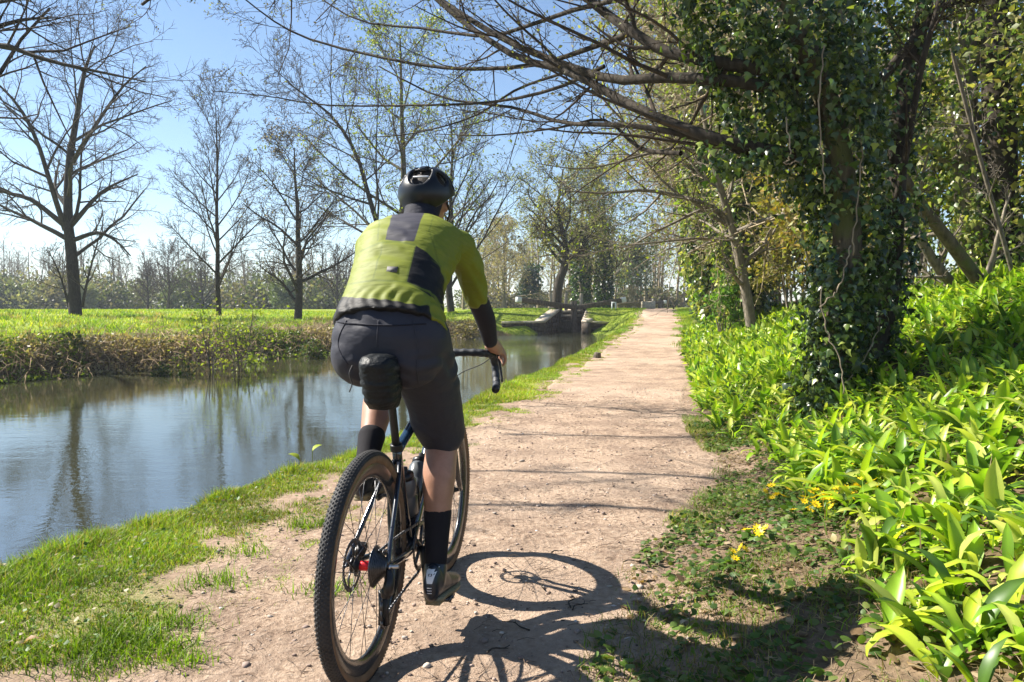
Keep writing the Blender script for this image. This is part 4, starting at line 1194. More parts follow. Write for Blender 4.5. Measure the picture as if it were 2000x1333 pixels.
leaf_batch(gbuf, np.stack([xx, yy, gz(xx, yy) + gl.uniform(.01, .07, n)], -1), nrm(gl.normal(0, .8, (n, 3)) + [0, 0, .1]), gl, .045, [(.06, .12, .02), (.12, .20, .03), (.20, .26, .04), (.26, .22, .09)], .6, fine=True)
xx = interp(yy, PATH_R) + uu * .98; hh = gl.random(n) < .35
blades(gbuf, xx[hh], yy[hh], gl.uniform(.08, .20, hh.sum()), gl.uniform(.002, .004, hh.sum()), GRASS + DRYG, gl, .5, 2)
tag(gbuf.obj('garlic_carpet', M['garlic'], None, True), 'carpet of wild garlic leaves climbing the shaded bank', 'garlic', None, 'stuff')

# --- low weeds and tufts between path and garlic
wb_ = Buf(); n = 12000
y = gl.uniform(1.8, 7.5, n); u = gl.random(n) * (garlic_edge(y) + .45) - .08; x = interp(y, PATH_R) + u
k = (fbm(x * 3, y * 3, 61) + gl.normal(0, .08, n) > .45) & (u > -.02 - .2 * (fbm(x * 4, y * 4, 62) - .3))
x, y = x[k], y[k]; n = len(x)
base = np.stack([x, y, gz(x, y) + .006 + gl.random(n) * .035], -1)
leaf_batch(wb_, base, nrm(gl.normal(0, 1, (n, 3)) * [1, 1, .35]), gl, .030, [(.07, .13, .02), (.10, .17, .03), (.05, .10, .02), (.16, .20, .05)], .8, up=np.tile([0, 0, 1.0], (n, 1)) + gl.normal(0, .35, (n, 3)), fine=True)
n = 30000
y = gl.uniform(1.8, 8, n); u = gl.random(n) * (garlic_edge(y) + .4) - .12; x = interp(y, PATH_R) + u
k = fbm(x * 2.4, y * 2.4, 64) + gl.normal(0, .05, n) > .48
blades(wb_, x[k], y[k], gl.uniform(.02, .07, k.sum()), gl.uniform(.0014, .0026, k.sum()), GRASS[:3] + DRYG, gl, .8, 2)
n = 2600   # dry straw lying about
y = gl.uniform(1.8, 6, n); u = gl.random(n) * (garlic_edge(y) + .3) - .05; x = interp(y, PATH_R) + u
p0 = np.stack([x, y, gz(x, y) + .004 + gl.random(n) * .012], -1); a = gl.uniform(0, 6.28, n); ln = gl.uniform(.03, .10, n)
p2 = p0 + np.stack([np.cos(a) * ln, np.sin(a) * ln, gl.normal(0, .008, n)], -1); p1 = (p0 + p2) / 2 + gl.normal(0, .006, (n, 3)) + [0, 0, .008]
tubes(wb_, np.stack([p0, p1, p2], 1), np.full((n, 3), .0012), 3, np.array([[.34, .27, .17]]) * gl.uniform(.5, 1.4, (n, 1)))
n = 900    # leaf litter
y = gl.uniform(1.8, 7, n); u = gl.random(n) * (garlic_edge(y) + .5) - .05; x = interp(y, PATH_R) + u
leaf_batch(wb_, np.stack([x, y, gz(x, y) + .010 + gl.random(n) * .01], -1), nrm(gl.normal(0, 1, (n, 3)) * [1, 1, .12]), gl, .045, [(.20, .13, .07), (.30, .21, .12), (.13, .085, .05), (.38, .30, .2)], .6, up=np.tile([0, 0, 1.0], (n, 1)) + gl.normal(0, .25, (n, 3)), fine=True)
tag(wb_.obj('verge_weeds', M['leaf']), 'low weeds, thin grass and dry straw between path and garlic', 'weeds', None, 'stuff')

# --- celandines
def flower_mesh():
    b_ = Buf()
    for k in range(8):
        a = k * math.pi / 4
        v = np.array([(.0, 0, 0), (.55, .20, .16), (1.0, 0, .22), (.55, -.20, .16)])
        c, s = math.cos(a), math.sin(a)
        b_.add(np.stack([v[:, 0] * c - v[:, 1] * s, v[:, 0] * s + v[:, 1] * c, v[:, 2]], -1) * .023, np.array([(0, 1, 2), (0, 2, 3)]), (.80, .56, .01))
    lathe(b_, [(.0001, .004), (.004, .004), (.004, .001)], (0, 0, 0), (0, 0, 1), 6, (.55, .36, .02))
    tubes(b_, np.array([[(0, 0, 0), (.004, .002, -.03), (.0, .004, -.07)]]), np.array([[.0012, .0012, .0012]]), 3, (.10, .18, .04))
    return b_.mesh('flower')
fme = flower_mesh(); fme.materials.append(M['petal'])
cel = [((1610, 985), 16, .085, 'big clump of yellow flowers at the garlic edge'), ((1665, 960), 9, .06, 'yellow flowers just above the big yellow clump'), ((1470, 1035), 3, .03, 'three yellow flowers alone on the bare verge'),
       ((1535, 965), 4, .05, 'few yellow flowers in weeds above the bare verge'), ((1420, 1090), 3, .05, 'yellow flowers in the low clover by the path edge'), ((1720, 900), 5, .07, 'scattered yellow flowers among garlic leaves')]
for (px, py), nf, rr, lab in cel:
    d = 4.2
    for _ in range(12):
        q = P(px, py, d); zg = float(gz(np.array([q.x]), np.array([d]))[0]) + .05; d += (CAM_H - zg) / max(CAM_H - q.z, .05) * d * .5 - d * .5
    q = P(px, py, d); e = empty('celandine', (q.x, q.y, zg - .05), 0, lab, 'flower', 'yellow celandines on the verge')
    for k in range(int(nf * 1.8)):
        o = bpy.data.objects.new('flower', fme); COL.objects.link(o); o.parent = e
        dx, dy = gl.normal(0, rr), gl.normal(0, rr)
        o.location = (dx, dy, float(gz(np.array([q.x + dx]), np.array([q.y + dy]))[0]) - zg + .05 + gl.uniform(.05, .10)); o.rotation_euler = (gl.normal(.35, .35), gl.normal(-.3, .35), gl.uniform(0, 6)); s = gl.uniform(.8, 1.25); o.scale = (s, s, s)
    lb_ = Buf(); n = nf * 16
    xx = q.x + gl.normal(0, rr * 1.3, n); yy = q.y + gl.normal(0, rr * 1.3, n)
    leaf_batch(lb_, np.stack([xx - q.x, yy - q.y, gz(xx, yy) - zg + .05 + gl.uniform(.005, .05, n)], -1), nrm(gl.normal(0, 1, (n, 3)) * [1, 1, .3]), gl, .034, [(.05, .11, .02), (.08, .15, .025)], .95, up=np.tile([0, 0, 1.0], (n, 1)) + gl.normal(0, .3, (n, 3)), fine=True)
    tag(lb_.obj('leaves', M['leaf'], e), None, None, None, 'stuff')

# --- dock with two big yellow green leaves at the water edge
q = P(610, 905, 6.3); zg = float(gz(np.array([q.x]), np.array([6.3]))[0]); e = empty('dock_plant', (q.x, 6.3, zg), 0, 'broad yellow green dock leaves standing above the verge grass at the water edge', 'plant')
for px, py, az, s in ((585, 890, 3.0, .13), (610, 872, .6, .11), (640, 900, .2, .08)):
    t = P(px, py, 6.3) - Vector((q.x, 6.3, zg))
    b_ = Buf(); v, f = garlic_leaf(s, s * .75, R(70), .15); c, sn = math.cos(az), math.sin(az)
    b_.add(np.stack([v[:, 0] * c - v[:, 1] * sn, v[:, 0] * sn + v[:, 1] * c, v[:, 2] * .8], -1) + np.array(t) - [0, 0, .04], f, (.30, .36, .02))
    tubes(b_, np.array([[(0, 0, 0), tuple(t * .6 + Vector((0, 0, .02))), tuple(t - Vector((0, 0, .035)))]]), np.array([[.004, .003, .003]]), 4, (.16, .2, .04))
    b_.obj('leaf', M['leaf'], e, True)

# --- litter on the path: stones, twigs, dead leaves, grit
gr = np.random.default_rng(55)
def icos(n, rmin, rmax, xs, ys, buf, cols):
    t = bmesh.new(); bmesh.ops.create_icosphere(t, subdivisions=1, radius=1); bv = np.array([v.co[:] for v in t.verts]); bf = np.array([[v.index for v in f.verts] for f in t.faces]); t.free()
    r_ = rmin * (rmax / rmin) ** (gr.random(n) ** 2.2)
    v = bv[None] * (1 + gr.normal(0, .16, (n, len(bv), 1))) * r_[:, None, None] * np.stack([gr.uniform(.8, 1.4, n), gr.uniform(.7, 1.1, n), gr.uniform(.45, .75, n)], -1)[:, None]
    v = v + np.stack([xs, ys, gz(xs, ys) + .008 + r_ * .15], -1)[:, None]
    cols = np.asarray(cols); c = cols[gr.integers(0, len(cols), n)] * gr.uniform(.6, 1.25, (n, 1))
    buf.add(v.reshape(-1, 3), (bf[None] + (np.arange(n) * len(bv))[:, None, None]).reshape(-1, 3), np.repeat(c, len(bv), 0))
M['grit'] = leaf_mat('grit', .9, 0.0, .2)
pbuf = Buf(); n = 3800
y = 1.9 + 9 * gr.random(n) ** 1.5; x = interp(y, PATH_L) - .1 + gr.random(n) * (interp(y, PATH_R) - interp(y, PATH_L) + .35)
icos(n, .0022, .011, x, y, pbuf, [(.42, .32, .26), (.30, .22, .18), (.55, .47, .40), (.16, .12, .10)])
n = 1300
y = 2 + 8 * gr.random(n) ** 1.3; x = interp(y, PATH_L) + gr.random(n) * (interp(y, PATH_R) - interp(y, PATH_L))
p0 = np.stack([x, y, gz(x, y) + .014], -1); a = gr.normal(.2, .9, n); ln = gr.uniform(.015, .07, n)
p2 = p0 + np.stack([np.cos(a) * ln, np.sin(a) * ln, np.zeros(n)], -1); p1 = (p0 + p2) / 2 + gr.normal(0, .004, (n, 3)) + [0, 0, .003]
tubes(pbuf, np.stack([p0, p1, p2], 1), np.tile([.0016, .0014, .0009], (n, 1)), 3, np.array([[.14, .095, .065]]) * gr.uniform(.5, 1.5, (n, 1)))
tag(pbuf.obj('path_grit', M['grit']), 'grit, bits of twig and pebbles strewn over the towpath', 'grit', None, 'stuff')
def ground_hit(px, py):
    d = 1725.0 / (py - 600.0)
    for _ in range(8):
        x_ = (px - 1000) / 1500 * d; zg = float(gz(np.array([x_]), np.array([d]))[0]); d = 1500.0 * (CAM_H - zg) / (py - 600.0)
    return (px - 1000) / 1500 * d, d, zg
TW = [(1390, 990, .16, .3), (1120, 1190, .13, 1.4), (1135, 1200, .10, .9), (1240, 1110, .09, .1), (1010, 1240, .12, 2.4), (355, 1275, .07, 1.2), (1150, 985, .05, .2), (660, 1330, .08, 1.3), (1290, 880, .12, .25), (1350, 965, .10, .1), (1090, 1090, .06, .4), (1060, 1160, .07, 1.8), (1440, 1085, .1, .2), (975, 1290, .09, .5)]
for i, (px, py, ln, a) in enumerate(TW):
    x_, y_, z_ = ground_hit(px, py)
    b_ = Buf(); q = np.array([(-ln / 2, 0, 0), (-ln * .2, .1 * ln, .006), (ln * .15, -.05 * ln, .004), (ln / 2, .12 * ln, .002)]); tube1(b_, spline(q, 8), np.linspace(.0034, .0015, 8), 5)
    q2 = np.array([(ln * .1, -.03 * ln, .004), (ln * .25, -.2 * ln, .006)]); tube1(b_, q2, [.0018, .001], 4)
    o = b_.obj('twig', M['bark_dark'], None, True); o.location = (x_, y_, z_ + .014); o.rotation_euler = (0, 0, a); tag(o, 'short dark fallen twig lying on the dirt towpath', 'twig', 'fallen twigs on the path')
ST = [(945, 1268, .016), (1310, 905, .02), (1020, 905, .016), (420, 1088, .018), (830, 1320, .015), (1255, 1160, .018), (520, 1220, .014), (1180, 1010, .014), (590, 1240, .012), (985, 1125, .012), (470, 1320, .018), (1130, 1250, .016)]
for i, (px, py, rr) in enumerate(ST):
    x_, y_, z_ = ground_hit(px, py); b_ = Buf(); icos(1, rr, rr, np.array([x_]), np.array([y_]), b_, [(.25, .19, .16), (.5, .43, .36)]); b_.v[0] = b_.v[0] - np.array([x_, y_, z_], np.float32)
    o = b_.obj('stone', M['grit'], None, True); o.location = (x_, y_, z_); tag(o, 'small loose stone lying on the dirt towpath', 'stone', 'loose stones on the path')
DL = [(455, 1065, .05), (80, 1290, .05), (60, 1270, .07), (235, 1275, .03), (1435, 1160, .05), (1350, 1280, .05), (1560, 1230, .05), (1510, 1310, .06), (1250, 1155, .05), (1490, 1145, .04), (640, 965, .03), (1620, 1180, .05), (265, 1140, .03), (1350, 1235, .04)]
for i, (px, py, s) in enumerate(DL):
    x_, y_, z_ = ground_hit(px, py); b_ = Buf(); v, f = garlic_leaf(s, s * .6, R(100), .3); v = v @ np.array(Matrix.Rotation(R(50), 3, 'Y')).T
    b_.add(v, f, [(.42, .32, .20), (.5, .42, .3), (.32, .2, .1)][i % 3]); o = b_.obj('dead_leaf', M['leaf'], None, True); o.location = (x_, y_, z_ + .02); o.rotation_euler = (0, 0, i * 1.7); tag(o, 'curled pale dead leaf lying beside the towpath', 'dead leaf', 'dead leaves on the verges')
# ------------------------------------------------------------------ bicycle
def cloth(name, col, rough=.75, bscale=(14, 14, 14), bdist=.006, bstr=.5, sheen=.0, weave=900):
    m, nt, b = new_mat(name)
    tc = N(nt, 'ShaderNodeTexCoord'); mp = N(nt, 'ShaderNodeMapping'); mp.inputs['Scale'].default_value = bscale
    L(nt, tc.outputs['Object'], mp.inputs['Vector'])
    f = noise(nt, 1.0, 3, .5, mp.outputs['Vector'])
    b.inputs['Base Color'].default_value = (*col, 1)
    b.inputs['Roughness'].default_value = rough; b.inputs['Sheen Weight'].default_value = sheen; b.inputs['Specular IOR Level'].default_value = .2
    h = bump(nt, f, bstr, bdist)
    L(nt, bump(nt, noise(nt, weave, 2), .15, .0006, h), b.inputs['Normal'])
    return m
M['frame'] = simple('frame_paint', (.012, .015, .024), .16, 0, .2, 8, 0, coat=.6)
M['frame_sky_tint'] = simple('frame_paint_sky_tint', (.02, .045, .09), .18, 0, .2, 8, 0, coat=.6)  # navy paint, made bluer to stand in for the top tube's sky highlight
M['black'] = simple('black_metal', (.014, .014, .016), .4, .3, .3, 40)
M['carbon'] = simple('carbon_rim', (.02, .02, .022), .25, 0, .25, 60, coat=.3)
M['rubber'] = simple('rubber', (.022, .021, .021), .75, 0, .45, 30, .3, 300, .001)
M['tan'] = simple('tan_sidewall', (.15, .085, .045), .7, 0, .3, 40, .2, 300, .0006)
M['steel'] = simple('steel', (.5, .5, .5), .3, 1, .15, 60)
M['dark_steel'] = simple('dark_steel', (.10, .10, .105), .35, .9, .3, 60)
M['red'] = simple('red_anodised', (.55, .015, .02), .3, .6, .15, 50)
M['white_plastic'] = simple('white_plastic', (.75, .75, .75), .4, 0, .08, 30)
M['bag'] = cloth('bag_fabric', (.008, .010, .012), .5, (30, 30, 60), .010, .9, 0)
M['tape'] = simple('bar_tape', (.014, .018, .026), .6, 0, .3, 90, .4, 250, .0015)

BX, BY = -.445, 2.32
BZ = float(gz(np.array([BX]), np.array([BY]))[0]) + .008
YAW = -math.atan2(.163, .967)
bike = empty('bicycle', (BX, BY, BZ), YAW, 'dark gravel bicycle with tan walled tyres ridden away along the towpath', 'bicycle')
WR = .350
def wheel(cy, rear):
    w = bpy.data.objects.new('wheel', None); COL.objects.link(w); w.parent = bike; w.location = (0, cy, WR)
    X = (1, 0, 0)
    def part(name, b, mat, smooth=True): return b.obj(name, M[mat], w, smooth)
    b = Buf(); R0, r0 = WR - .0225, .0215
    lathe(b, [(R0 + r0 * math.sin(a), r0 * math.cos(a)) for a in np.linspace(R(-68), R(248), 20)], (0, 0, 0), X, 96); part('tyre', b, 'tan')
    b = Buf(); lathe(b, [(R0 + (r0 + .0012) * math.sin(a), (r0 + .0012) * math.cos(a)) for a in np.linspace(R(18), R(162), 12)], (0, 0, 0), X, 128)
    nk = 150
    for k in range(nk):
        th = 2 * math.pi * k / nk
        for t, off in ((R(30), .5), (R(52), 0), (R(72), .5), (R(90), 0), (R(108), .5), (R(128), 0), (R(150), .5)):
            a = th + off * 2 * math.pi / nk
            rr = R0 + (r0 + .0018) * math.sin(t); xx = (r0 + .0018) * math.cos(t)
            c, s = math.cos(a), math.sin(a)
            er = np.array([0, c, s]); et = np.array([0, -s, c]); n_ = np.array([math.cos(t), math.sin(t) * c, math.sin(t) * s]); bx_ = np.cross(et, n_)
            hw, hl, hh = .0024, .0036, .0016
            p = np.array([xx, rr * c, rr * s])
            v = np.array([p + i * hw * bx_ + j * hl * et for i, j in ((-1, -1), (1, -1), (1, 1), (-1, 1))]); v2 = v * 1 + n_ * hh; v2 = p + n_ * hh + (v2 - p - n_ * hh) * .8
            b.add(np.vstack([v, v2]), np.array([(4, 5, 6, 7), (0, 1, 5, 4), (1, 2, 6, 5), (2, 3, 7, 6), (3, 0, 4, 7)]))
    part('tread', b, 'rubber', False)
    b = Buf(); ro = R0 - r0 * .9
    lathe(b, [(ro + .004, -.0145), (ro - .004, -.0155), (ro - .026, -.013), (ro - .040, -.006), (ro - .043, 0), (ro - .040, .006), (ro - .026, .013), (ro - .004, .0155), (ro + .004, .0145)], (0, 0, 0), X, 96); part('rim', b, 'carbon')
    b = Buf(); lathe(b, [(.004, -.055), (.011, -.052), (.011, -.034), (.027, -.033), (.027, -.030), (.014, -.026), (.012, .0), (.014, .02), (.024, .022), (.024, .025), (.012, .03), (.004, .055)], (0, 0, 0), X, 24); part('hub', b, 'black')
    if rear:
        b = Buf(); lathe(b, [(.0145, -.020), (.0155, -.018), (.0155, .014), (.0145, .016)], (0, 0, 0), X, 24); part('hub_shell', b, 'red')
    ri = ro - .040
    for k in range(24):
        sd = 1 if k % 2 else -1
        a = 2 * math.pi * k / 24; a2 = a + (R(52) if (k // 2) % 2 else -R(52))
        b = Buf(); tube1(b, [(sd * (.023 if sd > 0 else .031), .025 * math.cos(a2), .025 * math.sin(a2)), (sd * .004, ri * math.cos(a), ri * math.sin(a))], .0011, 5); part('spoke', b, 'dark_steel')
    # brake rotor on the left
    b = Buf(); nh = 40
    for k in range(nh):
        a0, a1 = 2 * math.pi * k / nh, 2 * math.pi * (k + .78) / nh
        for r_a, r_b, aa, ab in ((.066, .070, a0, 2 * math.pi * (k + 1) / nh), (.077, .081 - .001 * (k % 2), a0, 2 * math.pi * (k + 1) / nh), (.070, .077, a0, a1)):
            q = [(r_a, aa), (r_b, aa), (r_b, ab), (r_a, ab)]
            v = np.array([(x_, r_ * math.cos(t), r_ * math.sin(t)) for x_ in (-.0465, -.0448) for r_, t in q])
            b.add(v, np.array([(0, 1, 2, 3), (7, 6, 5, 4), (0, 4, 5, 1), (1, 5, 6, 2), (2, 6, 7, 3), (3, 7, 4, 0)]))
    for k in range(5):
        a = 2 * math.pi * k / 5; tube1(b, [(-.0456, .02 * math.cos(a), .02 * math.sin(a)), (-.0456, .045 * math.cos(a + .15), .045 * math.sin(a + .15)), (-.0456, .068 * math.cos(a + .45), .068 * math.sin(a + .45))], .0034, 5)
    lathe(b, [(.012, -.047), (.024, -.047), (.024, -.043), (.012, -.043)], (0, 0, 0), X, 20)
    part('brake_rotor', b, 'dark_steel', False)
    return w
rw = wheel(0, True); fw = wheel(1.0, False)
b = Buf()
for i, rr in enumerate((.062, .056, .050, .045, .040, .036, .032, .029, .026, .023)):   # sprockets
    x0 = .026 + i * .0042; nt_ = int(rr * 520)
    pr = []
    for k in range(nt_ * 2):
        a = math.pi * k / nt_; r_ = rr + (.0022 if k % 2 else -.0022); pr.append((r_ * math.cos(a), r_ * math.sin(a)))
    n_ = len(pr); v = np.array([(x_, p_[0], p_[1] + WR) for x_ in (x0, x0 + .0018) for p_ in pr]); k_ = np.arange(n_)
    b.add(v, [np.stack([k_, (k_ + 1) % n_, (k_ + 1) % n_ + n_, k_ + n_], -1), k_[None, ::-1], (k_ + n_)[None]])
b.obj('cassette', M['dark_steel'], bike)
# frame: each tube a part
BB = (0, .42, .285); ST = (0, .295, .665); HT0 = (0, .835, .70); HT1 = (0, .795, .845)
def ftube(name, pts, rad, mat='frame', sides=14, n=10):
    b = Buf(); q = spline(pts, n); rr = np.interp(np.linspace(0, 1, n), np.linspace(0, 1, len(rad)), rad) if not np.isscalar(rad) else rad
    tube1(b, q, rr, sides); return b.obj(name, M[mat], bike, True)
ftube('seat_tube', (BB, ST), (.019, .0165))
ftube('top_tube', ((0, .30, .645), (0, .55, .735), (0, .80, .815)), (.017, .019, .022), 'frame_sky_tint')
ftube('down_tube', ((0, .42, .29), (0, .63, .50), (0, .825, .715)), (.028, .029, .026))
ftube('head_tube', (HT0, HT1), (.026, .024))
for s in (-1, 1):
    ftube('seat_stay', ((s * .008, .305, .615), (s * .030, .22, .555), (s * .055, .07, .42), (s * .066, .005, .352)), (.0095, .0085, .0075, .009), 'frame')
    ftube('chain_stay', ((s * .022, .40, .285), (s * .038, .30, .295), (s * .058, .15, .325), (s * .066, .0, .35)), (.015, .012, .010, .009))
    ftube('fork_leg', ((s * .012, .845, .69), (s * .035, .87, .66), (s * .048, .91, .55), (s * .052, .965, .42), (s * .056, 1.0, .352)), (.017, .017, .015, .012, .010))
ftube('bottom_bracket', ((-.045, .42, .285), (.045, .42, .285)), .023)
ftube('seat_clamp', ((0, .298, .652), (0, .292, .674)), .0215, 'black')
ftube('seat_post', ((0, .295, .66), (0, .225, .895), (0, .205, .955)), .0138, 'black')
b = Buf(); box(b, (0, .232, .868), (.034, .034, .05), col=(1, 1, 1), bevel=.006); lathe(b, [(.0001, -.001), (.006, 0), (.006, .002)], (0, .213, .868), (0, -1, 0), 12); b.obj('bag_clamp', M['black'], bike)
b = Buf(); lathe(b, [(.0001, .0), (.0055, .0), (.0055, .002), (.0001, .003)], (.002, .2135, .866), (0, -1, .1), 12); b.obj('bolt', M['steel'], bike, True)
# saddle
b = Buf(); ns, nc = 14, 15
vs = []
for i in range(ns):
    t = i / (ns - 1); yv = .075 + .27 * t
    hw = np.interp(t, [0, .12, .3, .5, .75, 1], [.050, .070, .068, .042, .024, .016]); top = 1.0 + .012 * (1 - t) ** 3 - .006 * math.sin(t * 3)
    for j in range(nc):
        a = math.pi * (j / (nc - 1)) 
        vs.append((hw * math.cos(a) * (1 if abs(math.cos(a)) < .99 else 1), yv, top - .038 + .038 * math.sin(a) ** .6))
vs = np.array(vs); ii, jj = np.meshgrid(np.arange(ns - 1), np.arange(nc - 1), indexing='ij')
b.add(vs, [np.stack([ii * nc + jj, ii * nc + jj + 1, (ii + 1) * nc + jj + 1, (ii + 1) * nc + jj], -1).reshape(-1, 4), np.arange(nc)[None], (np.arange(nc) + (ns - 1) * nc)[None, ::-1], np.stack([np.arange(ns - 1) * nc, np.arange(1, ns) * nc, np.arange(1, ns) * nc + nc - 1, np.arange(ns - 1) * nc + nc - 1], -1)])
sad = b.obj('saddle', M['black'], bike, True)
b = Buf()
for s in (-1, 1): tube1(b, spline([(s * .022, .11, .965), (s * .022, .16, .952), (s * .022, .26, .952), (s * .012, .31, .965)], 10), .0035, 6)
b.obj('rails', M['steel'], sad, True)
# handlebar, levers, stem
ftube('stem', ((0, .79, .865), (0, .868, .950)), (.019, .017), 'black')
ftube('steerer', ((0, .797, .84), (0, .786, .885)), .018, 'black')
hb = bpy.data.objects.new('handlebar', None); COL.objects.link(hb); hb.parent = bike
b = Buf(); tube1(b, [(-.06, .872, .953), (.06, .872, .953)], .0158, 14); b.obj('clamp_bar', M['black'], hb, True)
for s in (-1, 1):
    b = Buf(); q = spline([(s * .055, .872, .953), (s * .12, .873, .955), (s * .175, .876, .953), (s * .202, .90, .948), (s * .209, .945, .936), (s * .214, .972, .895), (s * .222, .955, .845), (s * .232, .915, .818), (s * .240, .85, .806)], 60)
    rr = .0158 + .0009 * np.sign(np.sin(np.arange(60) * 1.35)); tube1(b, q, rr, 14); b.obj('bar_tape', M['tape'], hb, True)
    b = Buf(); lathe(b, [(.0001, 0), (.013, 0), (.0165, -.004), (.0165, -.012)], (s * .2402, .846, .8055), (s * .1, -.98, -.1), 14); b.obj('end_plug', M['black'], hb, True)
    b = Buf(); q = spline([(s * .206, .925, .944), (s * .209, .955, .952), (s * .211, .985, .962), (s * .212, 1.003, .985), (s * .212, 1.008, 1.0)], 12); tube1(b, q, np.interp(np.linspace(0, 1, 12), [0, .4, .7, 1], [.014, .019, .018, .011]), 12); b.obj('brake_hood', M['rubber'], hb, True)
    b = Buf(); q = spline([(s * .213, 1.0, .965), (s * .222, 1.018, .92), (s * .232, 1.008, .87), (s * .243, .985, .825)], 12); tube1(b, q, np.linspace(.008, .005, 12), 8); b.obj('brake_lever', M['black'], hb, True)
b = Buf(); q = spline([(.205, .93, .93), (.16, .93, .90), (.07, .925, .86), (.03, .88, .80)], 14); tube1(b, q, .0022, 6); b.obj('brake_hose', M['rubber'], bike, True)
# drivetrain
b = Buf(); nt_ = 42
pr = []
for k in range(nt_ * 2):
    a = math.pi * k / nt_; r_ = .085 + (.0028 if k % 2 else -.0028); pr.append((r_ * math.cos(a), r_ * math.sin(a)))
n_ = len(pr); k_ = np.arange(n_)
inner = [(p_[0] * .82, p_[1] * .82) for p_ in pr]
v = np.array([(x_, .42 + p_[0], .285 + p_[1]) for x_ in (.044, .047) for ring in (pr, inner) for p_ in ring])
nx_ = (k_ + 1) % n_
b.add(v, [np.stack([k_, nx_, nx_ + n_, k_ + n_], -1), np.stack([k_ + 2 * n_, k_ + 3 * n_, nx_ + 3 * n_, nx_ + 2 * n_], -1), np.stack([k_, k_ + 2 * n_, nx_ + 2 * n_, nx_], -1)])
for k in range(5):
    a = 2 * math.pi * k / 5; tube1(b, [(.046, .42, .285), (.046, .42 + .074 * math.cos(a), .285 + .074 * math.sin(a))], .006, 6)
b.obj('chainring', M['dark_steel'], bike)
PEDR = (.0, .395, .115); PEDL = (0, .445, .455)
for s, pd in ((1, PEDR), (-1, PEDL)):
    b = Buf(); tube1(b, spline([(s * .055, .42, .285), (s * .068, .5 * (.42 + pd[1]), .5 * (.285 + pd[2])), (s * .075, pd[1], pd[2])], 8), (np.linspace(.014, .010, 8)), 10); b.obj('crank', M['black'], bike, True)
    b = Buf(); tube1(b, [(s * .072, pd[1], pd[2]), (s * .175, pd[1], pd[2])], .006, 8); box(b, (s * .135, pd[1], pd[2]), (.06, .075, .012), bevel=.003); box(b, (s * .105, pd[1], pd[2]), (.008, .09, .018)); box(b, (s * .168, pd[1], pd[2]), (.006, .07, .014))
    for t in (-1, 1): tube1(b, [(s * .105, pd[1] + t * .04, pd[2] + .004), (s * .165, pd[1] + t * .04, pd[2] + .004)], .003, 6)
    b.obj('pedal', M['dark_steel'], bike)
def chain(pts, n):
    q = spline(pts, n + 1); 
    for i in range(n):
        p0, p1 = q[i], q[i + 1]; d = (p1 - p0); l_ = np.linalg.norm(d); d = d / l_
        sx = .0036 if i % 2 else .0024; up = np.cross(d, [1, 0, 0]); rot = np.stack([[1, 0, 0], d, up], 1)
        box(cb, (p0 + p1) / 2, (sx * 2, l_ * 1.12, .0075), rot)
cb = Buf()
chain([(.0455, .42, .372), (.043, .2, .39), (.040, .0, .398)], 33)
chain([(.0455, .42, .198), (.046, .25, .195), (.047, .05, .185), (.047, .035, .17)], 31)
chain([(.047, .035, .17), (.047, .02, .155), (.047, .0, .165), (.047, .0, .24), (.045, .028, .268), (.043, .05, .30), (.040, .045, .32)], 16)
tag(cb.obj('chain', M['dark_steel'], bike), None, None, None, 'stuff')
der = bpy.data.objects.new('rear_derailleur', None); COL.objects.link(der); der.parent = bike
b = Buf(); tube1(b, spline([(.070, .0, .342), (.078, -.012, .315), (.074, -.018, .285), (.062, .01, .262)], 10), (np.interp(np.linspace(0, 1, 10), [0, .5, 1], [.011, .016, .013])), 10); box(b, (.066, .0, .275), (.03, .05, .035), bevel=.006); b.obj('body', M['black'], der)
for x_ in (.040, .054):
    b = Buf(); tube1(b, [(x_, .025, .268), (x_, .018, .21), (x_, .018, .163)], (.013, .009, .012), 8); b.obj('cage_plate', M['black'], der)
for c_ in ((.047, .022, .262), (.047, .018, .170)):
    b = Buf(); lathe(b, [(.004, -.002), (.019, -.0015), (.019, .0015), (.004, .002)], c_, (1, 0, 0), 22); b.obj('jockey_wheel', M['black'], der)
b = Buf(); lathe(b, [(.0001, 0), (.009, 0), (.009, .004), (.0001, .006)], (.072, .0, .35), (1, 0, 0), 14); tube1(b, [(.06, 0, .35), (.10, .004, .352)], .006, 8); b.obj('axle_end', M['steel'], der, True)
b = Buf(); box(b, (-.048, .075, .375), (.034, .05, .03), np.array(Matrix.Rotation(R(25), 3, 'X')), bevel=.006); b.obj('brake_caliper', M['black'], bike)
b = Buf(); box(b, (-.058, .965, .405), (.034, .05, .03), np.array(Matrix.Rotation(R(60), 3, 'X')), bevel=.006); b.obj('brake_caliper', M['black'], bike)
